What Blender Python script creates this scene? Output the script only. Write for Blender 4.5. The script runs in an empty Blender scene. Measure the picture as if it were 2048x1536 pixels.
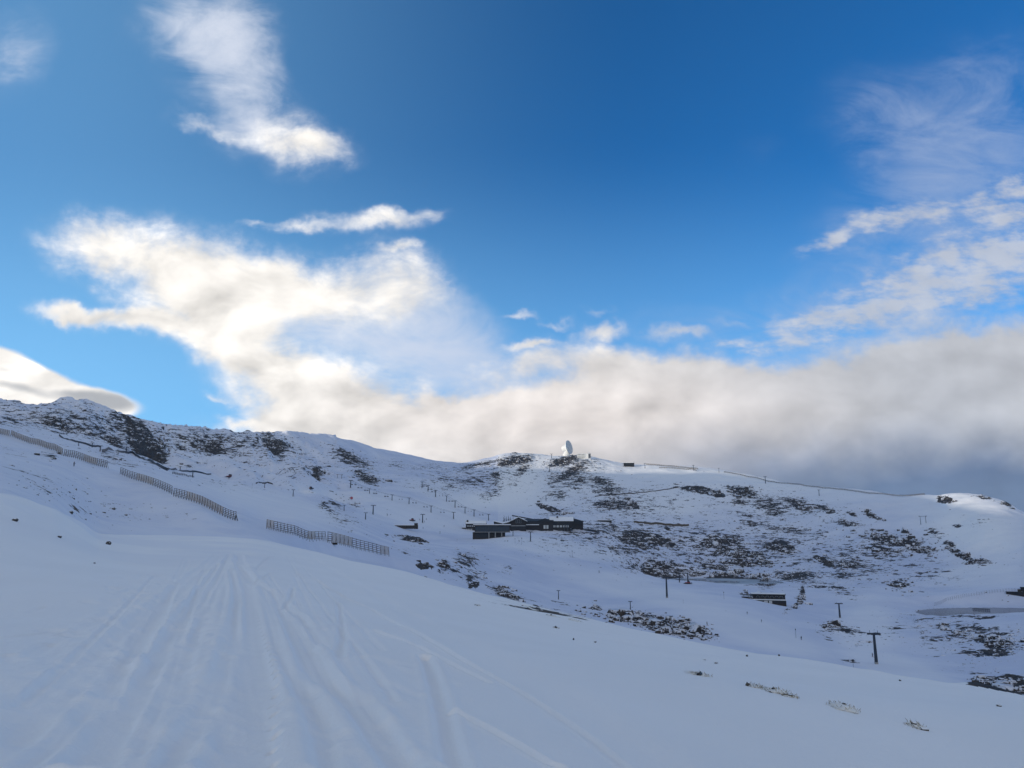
import bpy, bmesh, math, random
import numpy as np
from mathutils import Vector, Matrix

# ---------------------------------------------------------------- camera
sc = bpy.context.scene
C = sc.collection
EYE = 1.7                       # eye height above the snow, metres
FPX = 1535.0                    # focal length in photograph pixels (2048 wide)
PITCH = math.atan(317.0 / FPX)  # camera tilts up
cam_d = bpy.data.cameras.new("camera"); cam = bpy.data.objects.new("camera", cam_d); C.objects.link(cam)
cam_d.sensor_width = 36.0; cam_d.lens = FPX / 2048 * 36.0
cam_d.clip_start = 0.1; cam_d.clip_end = 30000
cam.location = (0, 0, EYE); cam.rotation_euler = (math.radians(90) + PITCH, 0, 0)
sc.camera = cam

# ---------------------------------------------------------------- light
HAZE = 0.00004                     # density of the air's haze, per metre
SUN_EL = math.radians(8.0)
SUN_AZ = math.radians(-112.0)      # measured from +Y, negative is to the left
sun_dir = Vector((math.sin(SUN_AZ) * math.cos(SUN_EL), math.cos(SUN_AZ) * math.cos(SUN_EL), math.sin(SUN_EL)))
sd = bpy.data.lights.new("sun", 'SUN'); sd.energy = 3.2; sd.angle = math.radians(0.5); sd.color = (1.0, 0.90, 0.74)
so = bpy.data.objects.new("sun", sd); C.objects.link(so); so.location = (-300, -200, 400)
so.rotation_euler = sun_dir.to_track_quat('Z', 'Y').to_euler()
sc.view_settings.view_transform = 'Standard'; sc.view_settings.look = 'None'
sc.view_settings.gamma = 1.0; sc.view_settings.use_curve_mapping = False
sc.view_settings.exposure = 0.10
sc.cycles.max_bounces = 5; sc.cycles.diffuse_bounces = 3; sc.cycles.volume_bounces = 1
sc.cycles.use_denoising = True

# ---------------------------------------------------------------- world: physical sky with clouds by direction
world = bpy.data.worlds.new("World"); sc.world = world; world.use_nodes = True
NT = world.node_tree
for n in list(NT.nodes): NT.nodes.remove(n)

class S:                                   # a tiny expression helper over shader nodes
    tree = None
    def __init__(s, sock): s.k = sock
    @staticmethod
    def math(op, *a, clamp=False):
        n = S.tree.nodes.new('ShaderNodeMath'); n.operation = op; n.use_clamp = clamp
        for i, v in enumerate(a):
            if isinstance(v, S): S.tree.links.new(v.k, n.inputs[i])
            else: n.inputs[i].default_value = v
        return S(n.outputs[0])
    def __add__(s, o): return S.math('ADD', s, o)
    __radd__ = __add__
    def __sub__(s, o): return S.math('SUBTRACT', s, o)
    def __rsub__(s, o): return S.math('SUBTRACT', o, s)
    def __mul__(s, o): return S.math('MULTIPLY', s, o)
    __rmul__ = __mul__
    def __truediv__(s, o): return S.math('DIVIDE', s, o)
def sset(n, name, v):
    if isinstance(v, S): S.tree.links.new(v.k, n.inputs[name])
    else: n.inputs[name].default_value = v
def snode(kind, outs=0, props=None, **ins):
    n = S.tree.nodes.new(kind)
    for k, v in (props or {}).items(): setattr(n, k, v)
    for k, v in ins.items(): sset(n, k.replace('_', ' '), v)
    return S(n.outputs[outs])
def sstep(x, a, b, lo=0.0, hi=1.0):
    n = S.tree.nodes.new('ShaderNodeMapRange'); n.interpolation_type = 'SMOOTHSTEP'
    for i, v in enumerate((x, a, b, lo, hi)):
        if isinstance(v, S): S.tree.links.new(v.k, n.inputs[i])
        else: n.inputs[i].default_value = v
    return S(n.outputs[0])
def vdot(a, b):
    n = S.tree.nodes.new('ShaderNodeVectorMath'); n.operation = 'DOT_PRODUCT'
    S.tree.links.new(a.k, n.inputs[0]); n.inputs[1].default_value = b
    return S(n.outputs['Value'])
def vmath(op, a, b):
    n = S.tree.nodes.new('ShaderNodeVectorMath'); n.operation = op
    for i, v in enumerate((a, b)):
        if isinstance(v, S): S.tree.links.new(v.k, n.inputs[i])
        else: n.inputs[i].default_value = v
    return S(n.outputs[0])
def vscale(a, f):
    n = S.tree.nodes.new('ShaderNodeVectorMath'); n.operation = 'SCALE'
    S.tree.links.new(a.k, n.inputs[0])
    if isinstance(f, S): S.tree.links.new(f.k, n.inputs['Scale'])
    else: n.inputs['Scale'].default_value = f
    return S(n.outputs[0])
def xyz(x, y, z=0.0):
    n = S.tree.nodes.new('ShaderNodeCombineXYZ')
    for i, v in enumerate((x, y, z)):
        if isinstance(v, S): S.tree.links.new(v.k, n.inputs[i])
        else: n.inputs[i].default_value = v
    return S(n.outputs[0])
def noise(v, scale, detail=4, rough=0.55, out=0, dist=0.0, lac=2.0):
    n = S.tree.nodes.new('ShaderNodeTexNoise'); S.tree.links.new(v.k, n.inputs['Vector'])
    n.inputs['Scale'].default_value = scale; n.inputs['Detail'].default_value = detail
    n.inputs['Roughness'].default_value = rough; n.inputs['Distortion'].default_value = dist
    n.inputs['Lacunarity'].default_value = lac
    return S(n.outputs[out])
def mapv(v, loc=(0, 0, 0), rot=(0, 0, 0), scale=(1, 1, 1), kind='POINT'):
    n = S.tree.nodes.new('ShaderNodeMapping'); n.vector_type = kind
    S.tree.links.new(v.k, n.inputs['Vector'])
    n.inputs['Location'].default_value = loc; n.inputs['Rotation'].default_value = rot; n.inputs['Scale'].default_value = scale
    return S(n.outputs[0])
def mixc(f, a, b):
    n = S.tree.nodes.new('ShaderNodeMix'); n.data_type = 'RGBA'
    for i, v in ((0, f), (6, a), (7, b)):
        if isinstance(v, S): S.tree.links.new(v.k, n.inputs[i])
        else: n.inputs[i].default_value = (*v, 1) if isinstance(v, tuple) and len(v) == 3 else v
    return S(n.outputs[2])
def mulc(a, b):
    n = S.tree.nodes.new('ShaderNodeMix'); n.data_type = 'RGBA'; n.blend_type = 'MULTIPLY'
    n.inputs[0].default_value = 1.0
    for i, v in ((6, a), (7, b)):
        if isinstance(v, S): S.tree.links.new(v.k, n.inputs[i])
        else: n.inputs[i].default_value = (*v, 1) if isinstance(v, tuple) and len(v) == 3 else v
    return S(n.outputs[2])

S.tree = NT
tc = S(NT.nodes.new('ShaderNodeTexCoord').outputs['Generated'])
sky = NT.nodes.new('ShaderNodeTexSky'); sky.sky_type = 'NISHITA'; sky.sun_disc = False
sky.sun_elevation = SUN_EL; sky.sun_rotation = SUN_AZ; sky.altitude = 2700; sky.air_density = 1.0
sky.dust_density = 0.15; sky.ozone_density = 2.6
SKY_TINT = (0.22, 1.22, 1.85)
CLOUD_GAIN = 10.0           # clouds in sky-texture units: strength 0.1 -> 1.0
skyc = mulc(S(sky.outputs[0]), SKY_TINT)

fwd = vdot(tc, (0, math.cos(PITCH), math.sin(PITCH)))
upv = vdot(tc, (0, -math.sin(PITCH), math.cos(PITCH)))
rgt = vdot(tc, (1, 0, 0))
fw = S.math('MAXIMUM', fwd, 0.12)
k = FPX / 1000
P0 = xyz(rgt / fw * k, upv / fw * k, 0.0)
# domain warp: ragged, wind-drawn edges
w1 = vscale(vmath('SUBTRACT', noise(P0, 5.0, 4, 0.6, out=1), (0.5, 0.5, 0.5)), 0.12)
w2 = vscale(vmath('SUBTRACT', noise(P0, 20.0, 4, 0.6, out=1), (0.5, 0.5, 0.5)), 0.035)
P = vmath('ADD', vmath('ADD', P0, w1), w2)

LAST = [None]
def after(P):                      # orders the evaluation one blob after another: keeps the shader's stack small
    if LAST[0] is None: return P
    n = S.tree.nodes.new('ShaderNodeVectorMath'); n.operation = 'MULTIPLY_ADD'
    S.tree.links.new(LAST[0].k, n.inputs[0]); n.inputs[1].default_value = (1e-9, 1e-9, 1e-9)
    S.tree.links.new(P.k, n.inputs[2]); return S(n.outputs[0])
def blobs(P, lst):
    acc = None
    for (px, py, rx, ry, ang, w) in lst:
        m = mapv(after(P), ((px - 1024) / 1000, (768 - py) / 1000, 0), (0, 0, math.radians(-ang)), (rx * 1.15 / 1000, ry * 1.15 / 1000, 1), 'TEXTURE')
        n = S.tree.nodes.new('ShaderNodeVectorMath'); n.operation = 'LENGTH'; S.tree.links.new(m.k, n.inputs[0])
        b = sstep(S(n.outputs['Value']), 0.0, 1.0, w, 0.0)
        acc = b if acc is None else acc + b
        LAST[0] = acc
    return acc
BILLOW = [
 (170,490,130,80,10,.85),(320,520,190,115,12,1.0),(470,565,220,105,16,1.0),(640,595,210,95,8,.85),(790,560,150,90,5,.8),(850,610,120,60,0,.5),
 (140,622,100,32,4,1.0),(255,640,160,38,6,1.0),(400,640,190,80,12,.8),(510,700,200,80,18,.9),(600,790,240,95,14,1.0),(600,880,260,80,0,1.2),(720,740,200,70,14,.45),
 (760,850,280,110,5,1.2),(950,870,300,110,0,1.3),(1120,820,280,130,-4,1.1),(1030,725,110,50,-8,.6),(1180,705,170,60,0,.75),(1340,755,240,80,0,1.0),(900,960,420,90,0,1.3),(1500,1000,700,110,0,1.3),
 (1200,900,450,130,0,1.2),(1480,820,320,130,0,1.2),(1700,790,320,160,-12,1.3),(1900,780,300,160,-12,1.3),(2150,790,300,220,-15,1.3),
 (1700,920,560,150,0,1.3),(2300,900,500,350,0,1.3),(470,830,60,16,0,.5),(430,782,50,12,0,.45),
 (1360,668,100,20,2,.85),(1205,652,75,24,-4,.95),(1200,620,60,12,0,.6),(1050,684,90,13,-6,.7),(1110,640,50,11,-4,.5),(1040,628,60,12,0,.6),(2060,1000,220,70,0,1.3),(1450,640,70,12,0,.4),
 (750,445,150,34,-4,.85),(610,463,80,16,-4,.65),(522,463,55,12,3,.5),(790,500,60,14,-10,.5),(860,428,50,16,-6,.4),
 (560,275,140,46,16,.75),(410,248,100,24,16,.6),(650,290,100,50,10,.6),(590,240,90,50,20,.45),(600,330,90,40,10,.3)]
LENS = [(-60,745,190,80,12,1.4),(70,785,190,62,12,1.5),(190,805,130,40,6,1.3),(40,740,110,45,22,.9)]
VEIL = [(450,50,150,120,40,.6),(430,120,170,140,58,.55),(520,200,150,100,50,.5),(340,40,120,90,30,.4),(30,90,110,130,50,.5),(480,240,110,80,20,.4),(400,150,70,50,40,.3),
 (800,700,330,130,12,.75),(900,640,170,80,20,.4),(680,660,260,80,10,.55),(930,740,160,70,10,.4),
 (1780,265,210,140,30,.55),(1980,220,240,190,20,.50),(1510,300,80,45,0,.14),(1880,430,380,170,-20,.58),(1750,620,440,110,-12,.5),(1400,640,260,60,-5,.25)]
ROWS = [(1680,475,150,40,-24,.8),(1840,425,200,50,-20,.75),(2010,390,180,60,-24,.9),(1830,545,140,55,-16,.7),(1960,500,200,80,-16,.8),(1720,615,230,45,-8,.75),
 (1600,665,170,32,-4,.7),(1900,600,280,80,-12,.9),(1560,640,120,26,-10,.4),(2080,500,160,120,-16,.85),(1490,690,110,22,0,.6)]
fb = noise(mapv(P0, scale=(1.0, 1.6, 1)), 6.5, 9, 0.67, dist=0.2)
fb2 = noise(mapv(P0, rot=(0, 0, math.radians(-18)), scale=(1.0, 2.4, 1)), 14.0, 7, 0.6)
fbv = noise(mapv(P0, rot=(0, 0, math.radians(48)), scale=(0.8, 2.0, 1)), 5.0, 9, 0.66, dist=0.6)
MB = blobs(P, BILLOW); A1 = sstep(MB + (fb - 0.5) * 1.7 * sstep(MB, 0.0, 0.35), 0.0, 1.2)
MR = blobs(P, ROWS); A4 = sstep(MR + (fb2 - 0.5) * 3.4 * sstep(MR, 0.0, 0.4), 0.0, 1.45, 0.0, 0.85)
w3 = vscale(w1, 0.25)
A3 = sstep(blobs(vmath('ADD', P0, w3), LENS), 0.22, 0.70)
MV = blobs(vmath('ADD', P0, vscale(w1, 1.2)), VEIL); A2 = sstep(MV + (fbv - 0.5) * 1.8 * sstep(MV, 0.0, 0.4), 0.0, 1.3, 0.0, 0.85)
back = sstep(fwd, 0.50, 0.05) * sstep(noise(tc, 2.6, 6, 0.6), 0.36, 0.56)
low = sstep(vdot(tc, (0, 0, 1)), 0.30, 0.05) * sstep(fwd, 0.6, 0.2)
def over(a, b): return 1.0 - (1.0 - a) * (1.0 - b)
A = over(over(over(A1, A4), over(A2, A3)), S.math('MAXIMUM', back, low) * 0.43)
# colour of the clouds: warm white towards the sun, greyer to the right, slate low on the right
px = vdot(P0, (1, 0, 0)); py = vdot(P0, (0, 1, 0))
nb = noise(mapv(P0, scale=(1.0, 1.9, 1)), 3.2, 6, 0.5, dist=0.1)
t1 = sstep(px + (nb - 0.5) * 0.35, -0.55, 0.85)
cc = mixc(t1, (0.94, 0.90, 0.845), (0.50, 0.515, 0.555))
midw = blobs(P0, [(1150, 850, 680, 190, 0, 0.8)])
cc = mixc(midw, cc, (0.80, 0.725, 0.68))
slate = blobs(vmath('ADD', P0, w1), [(1950, 1000, 900, 160, 3, 1.2)])
cc = mixc(S.math('MINIMUM', slate, 1.0), cc, (0.115, 0.165, 0.28))
upd = noise(vmath('ADD', mapv(P0, scale=(1.0, 1.6, 1)), (-0.03, 0.05, 0)), 6.5, 4, 0.5, dist=0.25)
relief = (noise(mapv(P0, scale=(1.0, 1.6, 1)), 6.5, 4, 0.5, dist=0.25) - upd) * 1.0
calm = 1.0 - t1 * 0.55
shade = 0.98 + ((nb - 0.5) * 0.36 + relief * 1.1) * calm + (fb - 0.5) * 0.10 + sstep(MB, 1.1, 0.35, 0.0, 0.13)
cc = vscale(cc, S.math('MAXIMUM', shade, 0.3))
lens_under = sstep(blobs(vmath('ADD', P0, w3), [(215,800,120,34,5,1.1),(40,775,150,16,8,.7),(150,780,60,10,5,.4),(10,740,90,10,8,.4)]), 0.1, 1.0, 0, .85)
cc = mixc(lens_under * A3, cc, (0.33, 0.35, 0.38))
vc = mixc(sstep(px, -0.6, 0.8), (0.72, 0.76, 0.86), (0.33, 0.42, 0.62))
cc = mixc(over(A1, over(A3, A4)), vc, cc)
cc = mixc(sstep(fwd, 0.45, 0.1), cc, (1.25, 1.14, 0.88))          # unseen warm clouds behind the viewer, added to light the snow
cc = vscale(cc, CLOUD_GAIN)
thin = sstep(px, 0.3, -1.0, 0.0, 0.23) + sstep(py, 0.50, -0.10, 0.0, 0.31)      # bright thin air towards the sun and the horizon
skyc = mixc(thin * sstep(fwd, 0.0, 0.4), skyc, (3.7, 8.0, 12.0))
final = mixc(A, skyc, cc)
bg = NT.nodes.new('ShaderNodeBackground'); bg.inputs['Strength'].default_value = 0.1
NT.links.new(final.k, bg.inputs['Color'])
wo = NT.nodes.new('ShaderNodeOutputWorld'); NT.links.new(bg.outputs[0], wo.inputs['Surface'])
world.cycles.sampling_method = 'MANUAL'; world.cycles.sample_map_resolution = 512

# ================================================================ terrain: one heightfield sheet out to the horizon
rng = np.random.default_rng(7); random.seed(7)
cp, sp = math.cos(PITCH), math.sin(PITCH)
def pix_dir(px, py):
    px = np.asarray(px, float); py = np.asarray(py, float)
    x = (px - 1024) / FPX; u = (768 - py) / FPX
    return x, cp - u * sp, sp + u * cp
def pix_at(px, py, r):                       # world point on the sight line through a photograph pixel, r metres away on the plan
    x, y, z = pix_dir(px, py); h = np.hypot(x, y)
    return x / h * r, y / h * r, EYE + z / h * r
def to_pix(X, Y, Z):
    Z = Z - EYE; f = Y * cp + Z * sp; u = -Y * sp + Z * cp
    f = np.maximum(f, 0.05)
    return 1024 + FPX * X / f, 768 - FPX * u / f
def hash2(i, j, seed):
    n = (i.astype(np.int64) * 374761393 + j.astype(np.int64) * 668265263 + seed * 974634777) & 0x7fffffff
    n = ((n ^ (n >> 13)) * 1274126177) & 0x7fffffff
    n = n ^ (n >> 16)
    return (n & 0xffff) / 65535.0
def vnoise(x, y, seed=0):
    i = np.floor(x); j = np.floor(y); fx = x - i; fy = y - j
    i = i.astype(np.int64); j = j.astype(np.int64)
    fx = fx * fx * fx * (fx * (fx * 6 - 15) + 10); fy = fy * fy * fy * (fy * (fy * 6 - 15) + 10)
    a = hash2(i, j, seed); b = hash2(i + 1, j, seed); c = hash2(i, j + 1, seed); d = hash2(i + 1, j + 1, seed)
    return (a * (1 - fx) + b * fx) * (1 - fy) + (c * (1 - fx) + d * fx) * fy - 0.5
def fbm(x, y, octaves=4, seed=0, gain=0.5):
    s = 0; a = 1.0
    for o in range(octaves):
        s = s + a * vnoise(x, y, seed + o * 17); a *= gain
        x, y = x * 1.9 * 0.8 - y * 1.9 * 0.6 + 3.1, x * 1.9 * 0.6 + y * 1.9 * 0.8 + 7.7
    return s

# the lie of the land, near to far: each line is (photo column, photo row, plan distance) traced along a fold of the ground
LINES = [
 (1, [(-60,'z',-0.02,.6),(2110,'z',-0.25,.6)]),
 (60, [(-60,'z',0.16,6.0),(500,'z',0.02,5.6),(1024,'z',-0.22,5.6),(1500,'z',-0.6,5.9),(2110,'z',-1.25,6.6)]),
 (270, [(-60,1250,18),(200,1300,13),(500,1310,12.2),(1024,1345,12.5),(1500,1392,14),(2110,1462,18)]),
 (190, [(-60,1090,38),(100,1120,36),(300,1150,34),(500,1150,36),(700,1190,34),(1000,1260,31),(1400,1340,28),(1700,1385,26),(2110,1430,27)]),
 (110, [(-60,988,60),(0,990,62),(100,1015,74),(160,1045,86),(205,1069,98),(300,1071,118),(500,1077,114),(600,1096,108),(700,1120,102),(800,1142,95),(900,1170,88),(1000,1198,82),(1200,1243,72),(1400,1288,62),(1700,1336,52),(2048,1400,45),(2120,1412,43)]),
 (30, [(-60,998,76),(0,1000,78),(100,1028,92),(205,1080,115),(300,1086,140),(500,1094,135),(700,1148,125),(800,1180,118),(1000,1250,105),(1200,1310,96),(1400,1375,86),(1700,1450,76),(2048,1540,70),(2120,1560,68)]),
 (60, [(-60,975,105),(0,980,110),(100,1012,130),(205,1066,165),(300,1066,190),(500,1070,210),(650,1105,270),(800,1136,320),(1000,1197,350),(1200,1243,340),(1400,1291,310),(1560,1312,300),(1753,1336,310),(2048,1402,235),(2120,1420,225)]),
 (110, [(-60,858,440),(0,875,425),(125,908,365),(213,937,335),(250,950,322),(343,986,265),(400,1012,238),(472,1053,218),(535,1058,240),(650,1080,262),(777,1112,285),(900,1130,420),(1000,1150,500),(1117,1195,470),(1220,1215,450),(1334,1200,460),(1480,1225,440),(1600,1262,410),(1753,1290,405),(1900,1320,370),(2048,1345,330),(2120,1350,320)]),
 (70, [(-60,835,700),(0,845,680),(200,893,660),(300,925,640),(360,950,600),(500,1002,500),(700,1052,520),(830,1088,640),(950,1084,760),(1020,1078,760),(1100,1100,740),(1200,1125,740),(1300,1158,750),(1450,1166,765),(1560,1192,640),(1700,1228,560),(1850,1240,520),(2048,1227,518),(2120,1228,515)]),
 (60, [(-60,820,850),(0,832,840),(200,880,820),(340,935,800),(500,980,720),(700,1025,780),(830,1057,850),(950,1066,930),(1050,1054,960),(1150,1049,1000),(1300,1125,880),(1450,1147,930),(1560,1157,850),(1700,1175,750),(1880,1193,690),(2048,1184,695),(2120,1184,700)]),
 (90, [(-60,800,1000),(0,818,980),(200,850,980),(330,905,1000),(400,918,1040),(600,945,1080),(700,965,1120),(850,985,1150),(1000,1008,1230),(1080,1005,1240),(1200,1010,1200),(1300,1045,1120),(1500,1080,1080),(1700,1110,980),(1900,1115,930),(2048,1110,900),(2120,1110,890)]),
 (80, [(-60,790,1160),(0,808,1130),(130,815,1180),(240,845,1200),(330,880,1230),(480,890,1300),(600,905,1330),(700,925,1380),(800,930,1480),(900,945,1480),(1000,945,1460),(1060,935,1520),(1130,940,1500),(1250,955,1450),(1400,965,1380),(1550,990,1330),(1700,1015,1200),(1850,1030,1130),(1950,1030,1080),(2048,1055,1020),(2120,1070,1000)]),
 (60, [(-60,790,1300),(0,799,1290),(60,818,1290),(100,816,1290),(118,806,1300),(140,802,1300),(185,808,1310),(240,826,1330),(300,847,1360),(360,852,1400),(420,858,1430),(480,866,1450),(540,868,1470),(590,864,1520),(640,869,1540),(700,882,1580),(780,903,1700),(850,919,1760),(920,926,1740),(980,917,1680),(1010,909,1670),(1050,907,1680),(1080,909,1700),(1110,911,1690),(1150,911,1690),(1180,915,1690),(1250,929,1660),(1400,937,1600),(1550,962,1540),(1700,980,1420),(1850,992,1300),(1880,993,1260),(1895,990,1230),(1960,992,1210),(2000,1001,1200),(2048,1026,1180),(2120,1050,1170)]),
 (14, [(-60,830,1700),(1024,960,2300),(2120,1075,1800)]),
 (10, [(-60,1010,3200),(1024,1100,3200),(2120,1100,3200)]),
 (4, [(-60,1090,6000),(2120,1100,6000)]),
]
def side_height(az, r):                       # the ground outside the picture: a big mountain to the left, the valley to the right
    cap = np.interp(-az, [44, 48, 62, 70, 76, 84, 90, 125], [330, 372, 394, 340, 278, 232, 225, 260])
    left = 0.30 * max(r - 70, 0) if r < 1800 else cap - 0.25 * (r - 1800)
    left = max(min(left, cap), -200) - (2 if r > 100 else 0)
    right = -0.16 * r if r < 320 else -51 - 0.0 * r
    if r > 600: right += min(0.12 * (r - 600), 90)
    if r > 2000: right = -100
    backz = 0.04 * r if r < 1500 else 60 - 0.1 * (r - 1500)
    backz = max(backz, -200)
    if az <= -58:
        t = min(max((-az - 125) / 45, 0), 1); return left * (1 - t) + backz * t
    t = min(max((az - 110) / 60, 0), 1); return right * (1 - t) + backz * t
az_in = np.arange(-38.5, 38.51, 0.065)
az_l = []; a_ = -38.5; st = 0.065
while a_ > -178: st = min(st * 1.12, 2.0); a_ -= st; az_l.append(a_)
az_all = np.concatenate([[-180.0], np.array([a for a in az_l if a > -179.2])[::-1], az_in, -np.array([a for a in az_l if a > -179.2]), [180.0]])
AZ = az_all; NC = len(AZ)
def pchip_az(kx, ky):                         # monotone cubic through the knots
    kx = np.array(kx, float); ky = np.array(ky, float)
    h = np.diff(kx); d = np.diff(ky) / h; m = np.zeros(len(kx)); m[0] = d[0]; m[-1] = d[-1]
    for i in range(1, len(kx) - 1):
        if d[i-1] * d[i] > 0:
            w1 = 2*h[i] + h[i-1]; w2 = h[i] + 2*h[i-1]; m[i] = (w1 + w2) / (w1 / d[i-1] + w2 / d[i])
    idx = np.clip(np.searchsorted(kx, AZ) - 1, 0, len(kx) - 2)
    t = (AZ - kx[idx]) / h[idx]; hh = h[idx]
    return ((2*t**3 - 3*t**2 + 1) * ky[idx] + (t**3 - 2*t**2 + t) * hh * m[idx] + (-2*t**3 + 3*t**2) * ky[idx+1] + (t**3 - t**2) * hh * m[idx+1])
RK, ZK, NR = [], [], []
for n, pts in LINES:
    a, rr, zz = [], [], []
    for p in pts:
        if p[1] == 'z':
            x, y, _ = pix_dir(p[0], 1536); h = math.hypot(x, y); X, Y, Z = x / h * p[3], y / h * p[3], p[2]
        else: X, Y, Z = pix_at(*p)
        a.append(math.degrees(math.atan2(X, Y))); rr.append(math.hypot(X, Y)); zz.append(float(Z))
    rl, rr_ = rr[0], rr[-1]; zl = zz[0]
    for az_, w in ((-48, 1.02), (-62, 1.05), (-76, 1.05), (-90, 1.05), (-125, 1.0), (-180, 1.0)):
        r_ = rl * w + (0 if az_ > -100 else 0.0)
        rb = 0.5 * (rl + rr_)
        if az_ == -180: r_ = rb
        zs = side_height(az_, r_)
        if az_ == -48: k_ = .55 if r_ < 900 else .55 + .45 * min((r_ - 900) / 500, 1); zs = zl * (1 - k_) + side_height(-48, r_) * k_
        a.insert(0, az_); rr.insert(0, r_); zz.insert(0, zs)
    zr_edge = zz[-1]
    for az_ in (50, 70, 110, 180):
        r_ = rr_ if az_ < 180 else rb
        zs = side_height(max(az_, 70), r_) if az_ != 50 else zr_edge * 0.6 + side_height(70, r_) * 0.4
        a.append(az_); rr.append(r_); zz.append(zs)
    RK.append(pchip_az(a, rr)); ZK.append(pchip_az(a, zz)); NR.append(n)
RK = np.array(RK); ZK = np.array(ZK)
for k in range(1, len(RK)): RK[k] = np.maximum(RK[k], RK[k-1] * 1.04)
# smooth cubic along each sight column
hK = np.diff(RK, axis=0); dK = np.diff(ZK, axis=0) / hK
mK = np.zeros_like(ZK); mK[0] = dK[0]; mK[-1] = dK[-1]
for i in range(1, len(RK) - 1):
    w1_ = 2*hK[i] + hK[i-1]; w2_ = hK[i] + 2*hK[i-1]
    same = dK[i-1] * dK[i] > 0
    den = np.where(same, w1_ / np.where(same, dK[i-1], 1) + w2_ / np.where(same, dK[i], 1), 1)
    mK[i] = np.where(same, (w1_ + w2_) / den, 0)
rows_r, rows_z = [RK[0][None]], [ZK[0][None]]
for k in range(1, len(RK)):
    n = NR[k]
    t = (np.arange(1, n + 1) / n)[:, None]
    if k <= 4: tt = 1 / ((1 - t) / RK[k-1] + t / RK[k]); tt = (tt - RK[k-1]) / (RK[k] - RK[k-1])
    else: tt = t
    h = hK[k-1]
    rows_r.append(RK[k-1] + tt * h)
    rows_z.append((2*tt**3 - 3*tt**2 + 1) * ZK[k-1] + (tt**3 - 2*tt**2 + tt) * h * mK[k-1] + (-2*tt**3 + 3*tt**2) * ZK[k] + (tt**3 - tt**2) * h * mK[k])
R = np.concatenate(rows_r); Z = np.concatenate(rows_z)
sA, cA = np.sin(np.radians(AZ)), np.cos(np.radians(AZ))
X = R * sA; Y = R * cA
NRW = R.shape[0]
print("terrain grid", R.shape)

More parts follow.
